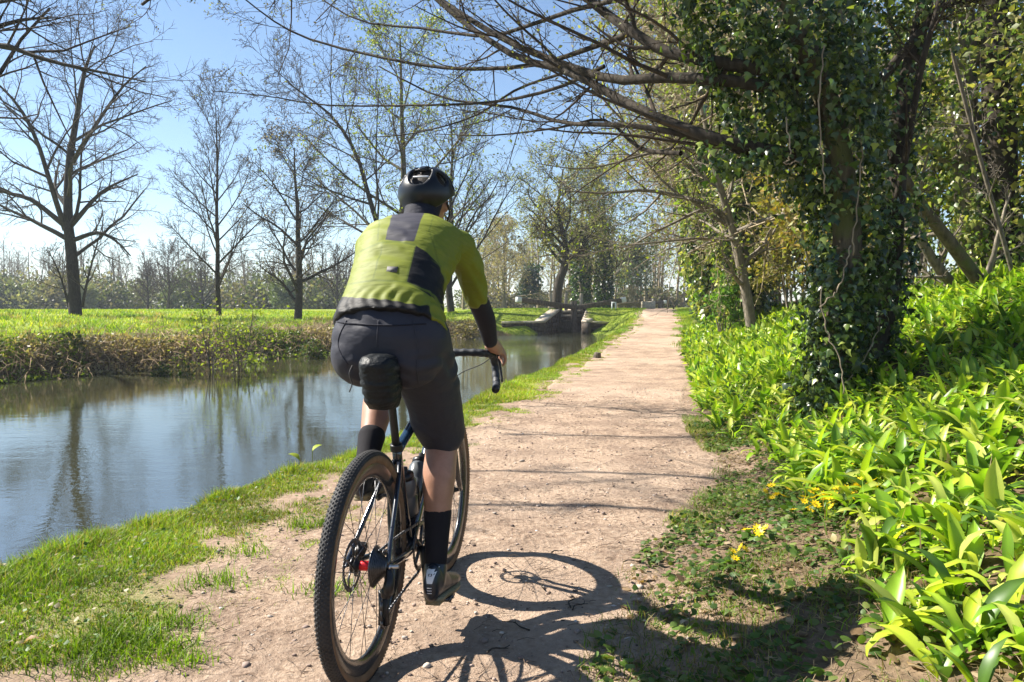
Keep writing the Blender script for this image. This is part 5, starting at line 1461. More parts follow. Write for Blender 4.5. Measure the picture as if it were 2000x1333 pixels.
# bottle and cage on the down tube and seat tube
def along(o, d, t): return tuple(Vector(o) + Vector(d) * t)
dd = (Vector((0, .825, .715)) - Vector((0, .42, .29))).normalized(); pn = Vector((0, -dd.z, dd.y))
sd_ = (Vector(ST) - Vector(BB)).normalized(); sn = Vector((0, sd_.z, -sd_.y))
for k, (o, d, nv, off) in enumerate(((BB, sd_, sn, .056), (Vector((0, .42, .29)), dd, pn, .068))):
    base_ = Vector(o) + d * (.10 if k == 0 else .13) + nv * off
    b = Buf()
    for s in (-1, 1):
        uu_ = Vector((s, 0, 0)); tube1(b, spline([base_ - nv * .036, base_ + uu_ * .03 - d * .004, base_ + uu_ * .038 + nv * .01 + d * .05, base_ + uu_ * .037 + nv * .005 + d * .11, base_ - nv * .036 + d * .10], 14), .003, 6)
    b.obj('bottle_cage', M['black'], bike, True)
    pr = [(.0001, 0), (.030, 0), (.036, .006), (.036, .075), (.033, .082), (.033, .092), (.0365, .10), (.0365, .145), (.030, .158), (.028, .16), (.030, .161), (.030, .178), (.018, .186), (.011, .188), (.011, .205), (.0001, .207)]
    if k == 0: pr = [(r_, t_ * .9) for r_, t_ in pr]
    bt = empty('water_bottle', (BX, BY, BZ), YAW, ('smoky grey water bottle with black cap on the seat tube of the bicycle', 'black capped bottle held on the down tube of the bicycle')[k], 'bottle')
    b = Buf(); lathe(b, pr[:9], base_, d, 28); b.obj('body', M['bottle'] if 'bottle' in M else simple('bottle_plastic', (.10, .11, .12), .25, 0, .1, 20), bt, True)
    b = Buf(); lathe(b, pr[8:], base_, d, 24); b.obj('cap', M['black'], bt, True)
# saddle bag hangs from the saddle
bag = empty('saddle_bag', (BX, BY, BZ), YAW, 'black roll top saddle bag hanging under the bicycle saddle', 'bag')
nb, nc = 22, 28; vs = []
for i in range(nb):
    t = i / (nb - 1); zc = .998 - .180 * t
    ww = .90 * np.interp(t, [0, .03, .12, .5, .85, .96, 1], [.030, .052, .062, .063, .056, .044, .01]); wy = np.interp(t, [0, .04, .15, .5, .85, .96, 1], [.02, .05, .075, .08, .07, .05, .01])
    yc = .045 + .045 * t
    for j in range(nc):
        a = 2 * math.pi * j / nc; ca, sa = math.cos(a), math.sin(a)
        rip = 1 + .035 * math.sin(t * 42 + 1.2 * math.sin(a)) * (t > .3) + .03 * (vnoise(t * 9, a * 2, 71) - .5)
        band = 1.03 if abs(t - .22) < .03 or abs(t - .50) < .02 else 1.0
        vs.append((.028 + ww * rip * band * math.copysign(abs(ca) ** .75, ca), yc + wy * rip * band * math.copysign(abs(sa) ** .75, sa), zc))
b = Buf(); ii, jj = np.meshgrid(np.arange(nb - 1), np.arange(nc), indexing='ij'); j2 = (jj + 1) % nc
b.add(np.array(vs), [np.stack([ii * nc + jj, (ii + 1) * nc + jj, (ii + 1) * nc + j2, ii * nc + j2], -1).reshape(-1, 4), np.arange(nc)[None], (np.arange(nc) + (nb - 1) * nc)[None, ::-1]]); b.obj('bag_body', M['bag'], bag, True)
b = Buf(); q = spline([(-.04, .0, .965), (-.046, -.01, .94), (-.040, -.005, .91), (-.046, -.012, .885)], 16); tube1(b, q, .0022, 5); b.obj('cord', M['rubber'], bag, True)
b = Buf(); lathe(b, [(.059, -.006), (.061, 0), (.059, .006)], (.028, .052, .955), (0, 0, 1), 28); vv = b.v[0]; vv[:, 1] = (vv[:, 1] - .052) * 1.22 + .052; b.obj('strap', M['rubber'], bag, True)
# ------------------------------------------------------------------ the rider
M['skin'] = None
m, nt, b = new_mat('skin')
f = noise(nt, 22, 4)
L(nt, ramp(nt, f, [(.3, (.29, .145, .09)), (.7, (.39, .205, .135))]), b.inputs['Base Color'])
b.inputs['Roughness'].default_value = .48; b.inputs['Subsurface Weight'].default_value = .12; b.inputs['Subsurface Radius'].default_value = (.012, .005, .003)
L(nt, bump(nt, noise(nt, 350, 3), .2, .0008), b.inputs['Normal'])
M['skin'] = m
M['shorts'] = cloth('shorts_fabric', (.028, .029, .040), .62, (9, 9, 16), .012, .7, 0)
M['warmer'] = cloth('arm_warmer_fabric', (.020, .019, .027), .7, (20, 20, 30), .005, .5, 0)
M['gaiter'] = cloth('gaiter_fabric', (.014, .015, .024), .8, (30, 30, 60), .006, .7, 0)
M['sock'] = cloth('sock_fabric', (.012, .011, .014), .85, (40, 40, 20), .003, .5, 0)
M['shoe'] = simple('shoe_upper', (.010, .016, .026), .35, 0, .3, 40, .2, 300, .0006)
M['sole'] = simple('shoe_sole', (.20, .17, .10), .7, 0, .3, 40)
M['shell'] = simple('helmet_shell', (.005, .006, .008), .33, 0, .2, 20, spec=.35)
M['liner'] = simple('helmet_liner', (.006, .006, .007), .8, 0, .2, 20)
M['hair'] = simple('hair', (.03, .02, .014), .7, 0, .4, 120, .6, 300, .003)
M['grey_tab'] = simple('reflective_tab', (.085, .08, .08), .7, 0, .3, 120)

# jersey: green cloth with panels; panel masks ride on the mesh
m, nt, b = new_mat('jersey_fabric')
def attr(n_):
    a_ = N(nt, 'ShaderNodeAttribute'); a_.attribute_name = n_; return a_.outputs['Fac']
tc = N(nt, 'ShaderNodeTexCoord'); mp = N(nt, 'ShaderNodeMapping'); mp.inputs['Scale'].default_value = (5, 26, 26); mp.inputs['Rotation'].default_value = (R(0), R(12), R(0)); L(nt, tc.outputs['Object'], mp.inputs['Vector'])
wr = noise(nt, 1.0, 3, .5, mp.outputs['Vector'])
gcol = ramp(nt, noise(nt, 6, 2), [(.3, (.138, .163, .014)), (.7, (.165, .19, .018))])
def step(sock, lo, hi):
    r_ = N(nt, 'ShaderNodeMapRange'); r_.inputs['From Min'].default_value = lo; r_.inputs['From Max'].default_value = hi; L(nt, sock, r_.inputs['Value']); return r_.outputs['Result']
c = mix(nt, step(attr('side_panel'), -.0015, .0015), gcol, (.006, .006, .007))
c = mix(nt, step(attr('neck_panel'), -.0015, .0015), c, (.035, .034, .046))
c = mix(nt, step(attr('hem'), -.0015, .0015), c, (.006, .006, .007))
sm = N(nt, 'ShaderNodeMath', operation='MULTIPLY'); sm.inputs[1].default_value = .85; L(nt, step(attr('seam'), -.0012, .0006), sm.inputs[0])
c = mix(nt, sm.outputs[0], c, (.10, .13, .012))
# perforated rib lines on the shoulder yoke
wv = N(nt, 'ShaderNodeTexWave'); wv.inputs['Scale'].default_value = 24; wv.inputs['Distortion'].default_value = .3; wv.bands_direction = 'Z'
mp3 = N(nt, 'ShaderNodeMapping'); mp3.inputs['Rotation'].default_value = (0, R(-38), 0); L(nt, tc.outputs['Object'], mp3.inputs['Vector']); L(nt, mp3.outputs['Vector'], wv.inputs['Vector'])
yk = N(nt, 'ShaderNodeMath', operation='MULTIPLY'); L(nt, step(attr('yoke'), -.01, .01), yk.inputs[0]); L(nt, ramp(nt, wv.outputs['Fac'], [(.70, (0, 0, 0)), (.9, (.45, .45, .45))]), yk.inputs[1])
c = mix(nt, yk.outputs[0], c, (.12, .15, .015))
L(nt, c, b.inputs['Base Color'])
b.inputs['Roughness'].default_value = .62; b.inputs['Specular IOR Level'].default_value = .25
h1 = bump(nt, wr, .55, .014)
h1b = bump(nt, attr('seam'), .4, .004, h1)
L(nt, bump(nt, noise(nt, 900, 2), .15, .0006, h1b), b.inputs['Normal'])
M['jersey'] = m

SEC = [  # x, y, z, half width, back, front : the trunk from seat to neck
    (.015, .195, .925, .09, .07, .07), (.015, .185, .975, .165, .110, .10), (.018, .188, 1.04, .192, .128, .12), (.010, .22, 1.115, .172, .118, .115), (.004, .285, 1.20, .156, .106, .113),
    (.002, .365, 1.275, .164, .110, .118), (-.002, .45, 1.342, .181, .111, .113), (-.004, .525, 1.388, .176, .092, .10), (-.008, .585, 1.422, .122, .07, .08), (-.012, .62, 1.445, .070, .055, .06)]
def trunk_loft(buf, secs, grow=0.0, n=40, sub=4):
    s = np.array(secs, float); K = (len(s) - 1) * sub + 1
    q = spline(s, K); c = q[:, :3]; t = nrm(np.gradient(c, axis=0)); nb_ = np.stack([np.zeros(K), -t[:, 2], t[:, 1]], -1)   # points to the back/up
    nb_ = nrm(nb_)
    a = np.arange(n) * 2 * math.pi / n; ca, sa = np.cos(a), np.sin(a)
    sx = np.sign(ca) * np.abs(ca) ** .88; sy = np.sign(sa) * np.abs(sa) ** .92
    A = q[:, 3] + grow; Bb = q[:, 4] + grow; Bf = q[:, 5] + grow
    dep = np.where(sy[None] > 0, Bb[:, None], Bf[:, None]) * sy[None]
    v = c[:, None] + (A[:, None] * sx[None])[..., None] * np.array([1.0, 0, 0]) + dep[..., None] * nb_[:, None]
    ii, jj = np.meshgrid(np.arange(K - 1), np.arange(n), indexing='ij'); j2 = (jj + 1) % n
    buf.add(v.reshape(-1, 3), [np.stack([ii * n + jj, ii * n + j2, (ii + 1) * n + j2, (ii + 1) * n + jj], -1).reshape(-1, 4), np.arange(n)[None, ::-1], (np.arange(n) + (K - 1) * n)[None]])
def ball(buf, c, r):
    t = bmesh.new(); bmesh.ops.create_uvsphere(t, u_segments=20, v_segments=12, radius=1)
    r = np.array([r, r, r] if np.isscalar(r) else r, float); t.verts.index_update()
    v = np.array([p.co[:] for p in t.verts]) * r + np.array(c); d = {}
    for fc in t.faces: d.setdefault(len(fc.verts), []).append([p.index for p in fc.verts])
    buf.add(v, [np.array(x_) for x_ in d.values()]); t.free()
def limbt(buf, pts, rad, n=18, sides=18):
    q = spline(pts, n); rr = np.interp(np.linspace(0, 1, n), np.linspace(0, 1, len(rad)), rad); tube1(buf, q, rr, sides); ball(buf, q[0], rr[0]); ball(buf, q[-1], rr[-1])
def fuse(name, buf, voxel, smooth, mat, parent, attrs=None, factor=.5):
    me = buf.mesh('tmp'); o = bpy.data.objects.new('tmp', me); COL.objects.link(o)
    md = o.modifiers.new('r', 'REMESH'); md.mode = 'VOXEL'; md.voxel_size = voxel
    ms = o.modifiers.new('s', 'SMOOTH'); ms.factor = factor; ms.iterations = smooth
    dg = bpy.context.evaluated_depsgraph_get(); new = bpy.data.meshes.new_from_object(o.evaluated_get(dg)); new.name = name
    COL.objects.unlink(o); bpy.data.objects.remove(o)
    n_ = len(new.vertices); co = np.empty(n_ * 3, np.float32); new.vertices.foreach_get('co', co); co = co.reshape(-1, 3)
    new.polygons.foreach_set('use_smooth', np.ones(len(new.polygons), bool))
    new.materials.clear(); new.materials.append(M[mat])
    if attrs:
        nr = np.empty(n_ * 3, np.float32); new.vertices.foreach_get('normal', nr)
        for k_, v_ in attrs(co, nr.reshape(-1, 3)).items():
            a_ = new.attributes.new(k_, 'FLOAT', 'POINT'); a_.data.foreach_set('value', np.asarray(v_, np.float32))
    return link(name, new, None, parent)

rider = empty('person', (BX, BY, BZ), YAW, 'cyclist in olive green jersey, dark shorts and black helmet riding away on the towpath', 'person')
SHR_, SHL_ = (.160, .55, 1.362), (-.174, .55, 1.362)
ELR, ELL = (.194, .70, 1.178), (-.215, .70, 1.178)
WRR, WRL = (.218, .868, .992), (-.214, .868, .992)
HIPR, HIPL = (.095, .215, 1.03), (-.075, .215, 1.03)
KNR, KNL = (.110, .50, .660), (-.155, .655, .865)
ANR, ANL = (.124, .345, .245), (-.132, .355, .585)
body = Buf()
trunk_loft(body, SEC, -.018)
limbt(body, [(-.010, .60, 1.43), (-.010, .645, 1.485), (-.010, .68, 1.53)], (.068, .058, .058))
HC = (-.008, .725, 1.562)
ball(body, HC, (.074, .094, .108)); ball(body, (HC[0], HC[1] + .035, HC[2] - .055), (.058, .055, .06))
limbt(body, [(HC[0], HC[1] + .088, HC[2] + .015), (HC[0], HC[1] + .108, HC[2] - .022)], (.009, .014), 6, 10)          # nose
limbt(body, [(HC[0] - .022, HC[1] + .083, HC[2] - .055), (HC[0], HC[1] + .089, HC[2] - .053), (HC[0] + .022, HC[1] + .083, HC[2] - .055)], (.005, .008, .005), 8, 10)   # lips
for s in (-1, 1):
    ball(body, (HC[0] + s * .079, HC[1] - .008, HC[2] - .022), (.008, .020, .032)); ball(body, (HC[0] + s * .030, HC[1] + .083, HC[2] + .004), .011)
for (sh, el, wr_, s) in ((SHR_, ELR, WRR, 1), (SHL_, ELL, WRL, -1)):
    mid = tuple((np.array(el) + np.array(wr_)) / 2 + [0.006 * s, 0, .008])
    limbt(body, [sh, tuple((np.array(sh) + np.array(el)) / 2 + [s * .004, .0, .004]), el], (.050, .046, .039)); limbt(body, [el, mid, wr_], (.039, .038, .026))
    # hand: palm on the hood, four fingers curled over the outer side, thumb inside
    wx_, wy_, wz_ = wr_
    hp = lambda dx, dy, dz: (wx_ + s * dx, wy_ + dy, wz_ + dz)
    limbt(body, [hp(0, 0, 0), hp(.004, .035, -.012), hp(.008, .075, -.020)], (.026, .031, .027), 10, 14)
    limbt(body, [hp(.022, .055, -.022), hp(.016, .088, -.020)], (.018, .014), 6, 12)
    for k_, (kx, ky, kz, ln_) in enumerate(((.004, .108, -.008, .9), (.018, .100, -.018, 1.0), (.026, .084, -.030, .97), (.029, .066, -.041, .8))):
        limbt(body, [hp(kx - .006, ky - .035, kz), hp(kx + .002, ky, kz), hp(kx + .014, ky + .022 * ln_, kz - .022 * ln_), hp(kx + .013, ky + .030 * ln_, kz - .050 * ln_), hp(kx + .002, ky + .026 * ln_, kz - .070 * ln_)], (.0095, .0095, .0088, .008, .0068), 14, 12)
    limbt(body, [hp(-.012, .03, -.010), hp(-.030, .062, -.016), hp(-.034, .090, -.026), hp(-.028, .108, -.040)], (.013, .0115, .0095, .008), 12, 12)
for (hp_, kn, an, s) in ((HIPR, KNR, ANR, 1), (HIPL, KNL, ANL, -1)):
    m1 = np.array(hp_) * .5 + np.array(kn) * .5 + [0, .02, .012]
    limbt(body, [hp_, tuple(m1), kn], (.092, .080, .058)); d_ = np.array(an) - np.array(kn); back = np.array([0, -.028, -.006])
    limbt(body, [kn, tuple(np.array(kn) + d_ * .28 + back), tuple(np.array(kn) + d_ * .62 + back * .5), an], (.056, .061, .046, .034))
    ball(body, tuple(np.array(kn) + [0, .012, .012]), .056)
fuse('body', body, .0075, 5, 'skin', rider)
b = Buf()
for s in (-1, 1): ball(b, (HC[0] + s * .030, HC[1] + .088, HC[2] + .004), .0085)
b.obj('eyes', M['white_plastic'], rider, True)
b = Buf(); ball(b, (HC[0], HC[1] - .012, HC[2] + .012), (.078, .092, .102)); b.obj('hair', M['hair'], rider, True)
# jersey
jb = Buf()
JS = [list(s_) for s_ in SEC[3:]]
first = [.016, .190, 1.068, .182, .128, .12]
trunk_loft(jb, [first] + JS, .009)
for (sh, el, s) in ((SHR_, ELR, 1), (SHL_, ELL, -1)):
    a0, a1 = np.array(sh), np.array(el); dv = a1 - a0
    limbt(jb, [tuple(a0 - [s * .02, .02, -.005]), tuple(a0 + dv * .3 + [s * .008, 0, .006]), tuple(a0 + dv * .65 + [s * .006, 0, .004]), tuple(a0 + dv * .97)], (.065, .059, .053, .048))
    limbt(jb, [tuple(a0), (s * .07, .50, 1.372)], (.064, .068), 8)
ro = np.array([[math.cos(YAW), -math.sin(YAW), 0], [math.sin(YAW), math.cos(YAW), 0], [0, 0, 1]])
# garment plane: lies along the back; panel outlines laid out in it
PL_O = np.array([0, .10, 1.12]); PL_T = nrm(np.array([0, .44, .37])); PL_N = np.array([0, -PL_T[2], PL_T[1]])
def gp(px, py):
    o_ = (np.array([0, 0, CAM_H]) - [BX, BY, BZ]) @ ro; p_ = P(px, py, 1.0); d_ = (np.array(p_[:]) - [0, 0, CAM_H]) @ ro
    t = ((PL_O - o_) @ PL_N) / (d_ @ PL_N); q = o_ + d_ * t
    return (q[0], (q - PL_O) @ PL_T)
def poly(*pp): return np.array(pp, float)
NECKP = poly((782, 380), (840, 380), (836, 396), (834, 399), (834, 405), (822, 430), (809, 472), (752, 468), (764, 425), (770, 412))
SIDEP = poly((811, 479), (834, 493), (856, 515), (866, 540), (868, 572), (864, 596), (828, 569), (793, 550))
HEMP = poly((640, 578), (700, 582), (760, 586), (836, 598), (842, 612), (846, 660), (760, 680), (700, 680), (640, 680))
SEAMS = [poly((704, 492), (740, 476), (775, 471), (811, 479)), poly((811, 479), (793, 550)), poly((748, 474), (728, 548)), poly((676, 556), (728, 548), (793, 550)), poly((793, 550), (840, 570), (872, 610)), poly((834, 410), (846, 425), (838, 450), (861, 522)), poly((741, 425), (738, 470))]
def seg_d(x_, y_, pl):
    d = np.full(x_.shape, 1e6)
    for (ax, ay), (bx_, by_) in zip(pl[:-1], pl[1:]):
        ex, ey = bx_ - ax, by_ - ay; t = np.clip(((x_ - ax) * ex + (y_ - ay) * ey) / (ex * ex + ey * ey), 0, 1); d = np.minimum(d, np.hypot(x_ - ax - t * ex, y_ - ay - t * ey))
    return d
def jersey_attrs(co, nr):
    wco = co @ ro.T + [BX, BY, BZ]; rel_ = wco - [0, 0, CAM_H]; fw_ = rel_ @ np.array([0, math.cos(PITCH), -math.sin(PITCH)])
    u_ = 1000 + 1500 * rel_[:, 0] / fw_; s_ = 666.5 - 1500 * (rel_ @ np.array([0, math.sin(PITCH), math.cos(PITCH)])) / fw_
    fr = np.where((nr @ PL_N) > -.25, 0, -50)
    arm = np.where(np.abs(co[:, 0]) > .20, -50, 0); KM = .0018
    sd_ = lambda pl: (-poly_sd(u_, s_, pl) + fr) * KM
    se = np.min([seg_d(u_, s_, pl) for pl in SEAMS], axis=0)
    yoke = (np.minimum(np.minimum(u_ - 845, 925 - u_), np.minimum(s_ - 425, 520 - s_)) + fr) * KM
    return {'neck_panel': sd_(NECKP), 'side_panel': sd_(SIDEP) + arm * KM, 'hem': np.where((nr @ PL_N) > -.9, -poly_sd(u_, s_, HEMP) * KM, -.05), 'seam': (1.7 - se + fr) * KM, 'yoke': yoke}
jer = fuse('jersey', jb, .0075, 5, 'jersey', rider, jersey_attrs)
# real folds in the cloth
nv = len(jer.data.vertices); co = np.empty(nv * 3, np.float32); jer.data.vertices.foreach_get('co', co); co = co.reshape(-1, 3)
nr = np.empty(nv * 3, np.float32); jer.data.vertices.foreach_get('normal', nr); nr = nr.reshape(-1, 3)
s_ = (co - PL_O) @ PL_T
low = np.exp(-((s_ - .03) / .045) ** 2); fold = low * .003 * np.sin(co[:, 0] * 150 + 3 * np.sin(s_ * 40)) * (.5 + vnoise(co[:, 0] * 20, s_ * 8, 81))
slack = .006 * (fbm(co[:, 0] * 7 + 1, s_ * 16 - co[:, 0] * 6, 83) - .5) + .0035 * np.sin((s_ * 75 + co[:, 0] * 22)) * sstep(.5, .75, vnoise(co[:, 0] * 12, s_ * 9, 84))
armz = np.abs(co[:, 0]) > .16; slv = armz * .0028 * np.sin(co[:, 2] * 110 + co[:, 1] * 60 + 2 * np.sin(co[:, 0] * 60)) * sstep(1.36, 1.24, co[:, 2])
co = co + nr * (fold + slack * (~armz) + slv)[:, None]
jer.data.vertices.foreach_set('co', co.astype(np.float32).ravel()); jer.data.update()
q = [gp(755, 523), gp(777, 520), gp(778, 532), gp(756, 535)]
b = Buf(); cen_ = PL_O + PL_T * np.mean([p_[1] for p_ in q]) + np.array([np.mean([p_[0] for p_ in q]), 0, 0])
dg_ = bpy.context.evaluated_depsgraph_get()
_o = (np.array([0, 0, CAM_H]) - [BX, BY, BZ]) @ ro; _d = nrm((np.array(P(766, 527, 1.0)[:]) - [0, 0, CAM_H]) @ ro)
bpy.context.view_layer.update()
hit, loc, nor_, _ = jer.ray_cast(Vector(_o), Vector(_d)); loc = Vector(loc) if hit else Vector(cen_)
tv = Vector(PL_T); tv = (tv - nor_ * tv.dot(nor_)).normalized() if hit else tv; nv_ = nor_ if hit else Vector(PL_N)
rot = np.array([tuple(tv.cross(nv_)), tuple(tv), tuple(nv_)]).T
box(b, tuple(loc + nv_ * .0005), (.036, .022, .002), rot); b.obj('reflective_tab', M['grey_tab'], jer)
# sleeves under the jersey cuff: arm warmers
for (el, wr_, sh) in ((ELR, WRR, SHR_), (ELL, WRL, SHL_)):
    b = Buf(); a0 = np.array(el) + (np.array(sh) - np.array(el)) * .22; mid = (np.array(el) + np.array(wr_)) / 2 + [0.006 * np.sign(el[0]), 0, .008]; en = np.array(wr_) + (np.array(el) - np.array(wr_)) * .06
    limbt(b, [tuple(a0), el, tuple(mid), tuple(en)], (.045, .042, .0405, .030)); fuse('arm_warmer', b, .006, 4, 'warmer', rider)
b = Buf(); limbt(b, [(-.010, .585, 1.425), (-.010, .63, 1.478), (-.008, .685, 1.55)], (.072, .066, .070)); fuse('neck_gaiter', b, .006, 4, 'gaiter', rider)
# shorts
b = Buf(); trunk_loft(b, SEC[:2] + [[.018, .188, 1.03, .188, .126, .12], [.016, .20, 1.075, .180, .116, .11], [.015, .225, 1.115, .166, .104, .10], [.013, .26, 1.16, .156, .096, .10]], .006)
limbt(b, [HIPR, (.100, .345, .885), (.104, .455, .735), (.108, .485, .690)], (.118, .108, .093, .088)); limbt(b, [HIPL, (-.105, .40, .985), (-.135, .54, .905), (-.142, .585, .888)], (.112, .108, .092, .088))
ball(b, (.088, .17, .985), (.108, .105, .105)); ball(b, (-.062, .165, .985), (.112, .105, .105))
sho = fuse('shorts', b, .0085, 5, 'shorts', rider)
nv = len(sho.data.vertices); co = np.empty(nv * 3, np.float32); sho.data.vertices.foreach_get('co', co); co = co.reshape(-1, 3); nr = np.empty(nv * 3, np.float32); sho.data.vertices.foreach_get('normal', nr); nr = nr.reshape(-1, 3)
fo = .010 * (fbm(co[:, 0] * 9 + co[:, 1] * 6, co[:, 2] * 13 + co[:, 0] * 5, 91) - .5) + .004 * np.sin(co[:, 2] * 80 + co[:, 0] * 45 + 2 * np.sin(co[:, 1] * 30)) * sstep(.5, .7, vnoise(co[:, 0] * 10 + 4, co[:, 2] * 12, 92))
crk = -.004 * np.exp(-((co[:, 0] - .015) / .012) ** 2) * (nr[:, 1] < 0) * sstep(1.07, 1.0, co[:, 2])
sho.data.vertices.foreach_set('co', (co + nr * (fo + crk)[:, None]).astype(np.float32).ravel()); sho.data.update()
def ray_line(obj, pts, r_, name, mat, dirn=(0, 1, 0), start=-.5, parent=None, n=24):
    q = spline(pts, n); out = []
    for p_ in q:
        h_, l_, no_, _ = obj.ray_cast(Vector((p_[0], start, p_[1])), Vector(dirn))
        if h_: out.append(l_ + no_ * r_ * .1)
    if len(out) > 3: bb_ = Buf(); tube1(bb_, [tuple(o_) for o_ in out], r_, 6); return bb_.obj(name, M[mat], parent or obj, True)
bpy.context.view_layer.update()
for pts in (((.018, 1.10), (.018, 1.06), (.018, 1.02)), ((-.095, 1.10), (-.115, 1.06), (-.12, 1.02), (-.08, .96)), ((.12, 1.10), (.135, 1.05), (.14, .99), (.13, .90))):
    ray_line(sho, pts, .0022, 'seam', 'shorts')
ray_line(sho, ((-.15, 1.095), (-.05, 1.088), (.06, 1.085), (.16, 1.09)), .003, 'waist_seam', 'gaiter')
# socks and shoes
for (kn, an, pd, s, heel, toe, top) in ((KNR, ANR, PEDR, 1, (.128, .275, .150), (.135, .535, .122), .58), (KNL, ANL, PEDL, -1, (-.133, .300, .492), (-.138, .565, .475), .68)):
    kn, an = np.array(kn), np.array(an); d_ = an - kn; back = np.array([0, -.028, -.006])
    b = Buf(); limbt(b, [tuple(kn + d_ * top + back * .5), tuple(kn + d_ * (top * .5 + .5) + back * .25), tuple(an), (an[0], an[1] - .01, an[2] - .05)], (.0495, .043, .0375, .038), 16); fuse('sock', b, .005, 3, 'sock', rider)
    b = Buf(); hl, to = np.array(heel), np.array(toe); ax = to - hl
    pr = [(0, .030, .040, .10), (.08, .034, .038, .115), (.25, .034, .034, .10), (.45, .038, .030, .07), (.70, .046, .026, .05), (.88, .042, .022, .04), (1.0, .020, .014, .025)]
    for i in range(len(pr) - 1):
        for t in np.linspace(0, 1, 5):
            u0 = pr[i][0] * (1 - t) + pr[i + 1][0] * t; w_ = pr[i][1] * (1 - t) + pr[i + 1][1] * t; hgt = pr[i][3] * (1 - t) + pr[i + 1][3] * t
            ball(b, tuple(hl + ax * u0 + [0, 0, hgt * .45]), (w_, .030, hgt * .55))
    limbt(b, [tuple(hl + ax * .12 + [0, 0, .05]), (an[0], an[1] - .004, an[2] - .012)], (.038, .041), 8)
    sh_ = fuse('shoe', b, .005, 5, 'shoe', rider)
    b = Buf(); K = 12; vs = []
    for i in range(K):
        u0 = i / (K - 1); w_ = np.interp(u0, [0, .08, .3, .7, .9, 1], [.018, .034, .033, .047, .040, .016]); c_ = hl + ax * u0 + [0, 0, -.006]
        vs += [c_ + [-w_, 0, .008], c_ + [w_, 0, .008], c_ + [w_ * .95, 0, -.008], c_ + [-w_ * .95, 0, -.008]]
    f_ = []
    for i in range(K - 1):
        for j in range(4): f_.append((i * 4 + j, i * 4 + (j + 1) % 4, (i + 1) * 4 + (j + 1) % 4, (i + 1) * 4 + j))
    b.add(np.array(vs), [np.array(f_), np.array([(3, 2, 1, 0), (K * 4 - 4, K * 4 - 3, K * 4 - 2, K * 4 - 1)])])
    for k_ in range(4): box(b, tuple(hl + ax * (.05 + .05 * k_) + [0, 0, -.018]), (.05, .009, .012)); box(b, tuple(hl + ax * (.62 + .06 * k_) + [0, 0, -.018]), (.06, .009, .012))
    b.obj('sole', M['sole'], sh_)
    # white heel tab with a dark round emblem and three pale dashes
    bpy.context.view_layer.update()
    def on_shoe(dx, z_):
        h_, l_, no_, _ = sh_.ray_cast(Vector((hl[0] + dx, hl[1] - .3, z_)), Vector((0, 1, 0))); return (l_ + no_ * .0012) if h_ else Vector((hl[0] + dx, hl[1] - .031, z_))
    z0 = hl[2] + .062; rows = []
    for t in np.linspace(0, 1, 6): rows.append([tuple(on_shoe(s_x * np.interp(t, [0, 1], [.009, .019]), z0 + .040 * t)) for s_x in (-1, -.5, 0, .5, 1)])
    v = np.array(rows).reshape(-1, 3); ii, jj = np.meshgrid(np.arange(5), np.arange(4), indexing='ij'); b = Buf(); b.add(v, np.stack([ii * 5 + jj, ii * 5 + jj + 1, (ii + 1) * 5 + jj + 1, (ii + 1) * 5 + jj], -1).reshape(-1, 4)); b.obj('heel_tab', M['white_plastic'], sh_, True)
    b = Buf()
    for a0 in range(10):
        a_ = 2 * math.pi * a0 / 10; a2_ = 2 * math.pi * (a0 + 1) / 10
        if a0 in (2, 7): continue
        pts_ = [on_shoe(rr_ * math.cos(t_) * .9, z0 + .026 + rr_ * math.sin(t_) * .6) + Vector((0, -.0012, 0)) for rr_, t_ in ((.0045, a_), (.0075, a_), (.0075, a2_), (.0045, a2_))]; b.add(np.array([tuple(p_) for p_ in pts_]), np.array([(0, 1, 2, 3)]))
    b.obj('heel_emblem', M['black'], sh_)
    for k_ in range(3):
        z1 = hl[2] + .030 + .009 * k_; p0_, p1_ = on_shoe(-.008, z1), on_shoe(.008, z1); b = Buf(); tube1(b, [tuple(p0_), tuple(on_shoe(0, z1)), tuple(p1_)], .0014, 5); b.obj('heel_dash', M['white_plastic'], sh_)
# helmet
hel = bpy.data.objects.new('helmet', None); COL.objects.link(hel); hel.parent = rider; hel.location = (HC[0], HC[1] - .008, HC[2] + .018); hel.rotation_euler = (R(8), 0, 0)
b = Buf(); na, ne = 120, 56
def hshape(az, el, k=1.0):
    ce, se = math.cos(el), math.sin(el); bk = max(0, -math.cos(az))      # az 0 = front, pi = back
    return (.092 * k * ce * math.sin(az) * (1 + .04 * math.sin(el)), (.130 if math.cos(az) > 0 else .120) * k * ce * math.cos(az), (.094 if el > 0 else .095) * k * se)
def vent(az, el):
    d_ = math.degrees(el); a_ = math.degrees((az - math.pi + math.pi) % (2 * math.pi) - math.pi)    # 0 = front
    ab = math.degrees((az) % (2 * math.pi)) - 180                # 0 = back
    if 22 < d_ < 62 and abs(ab) < np.interp(d_, [22, 30, 62], [9, 21, 44]): return True
    for c_, w0, w1, lo, hi in ((62, 15, 15, 18, 52), (-62, 15, 15, 18, 52), (100, 14, 16, 8, 45), (-100, 14, 16, 8, 45), (140, 10, 16, 15, 55), (-140, 10, 16, 15, 55)):
        m_ = (lo + hi) / 2; hh = (hi - lo) / 2
        if ((ab - c_) / w0) ** 2 + ((d_ - m_) / hh) ** 2 < 1: return True
    if d_ > 64 and 7 < abs(math.degrees(math.asin(max(-1, min(1, math.sin(az) * math.cos(el)))))) < 14 and d_ < 84: return True
    return False
def lowest(az):
    ab = abs(math.degrees(az % (2 * math.pi)) - 180); return R(np.interp(ab, [0, 40, 80, 110, 150, 180], [-30, -26, -6, -2, 2, 4]))
grid = []; fs = []
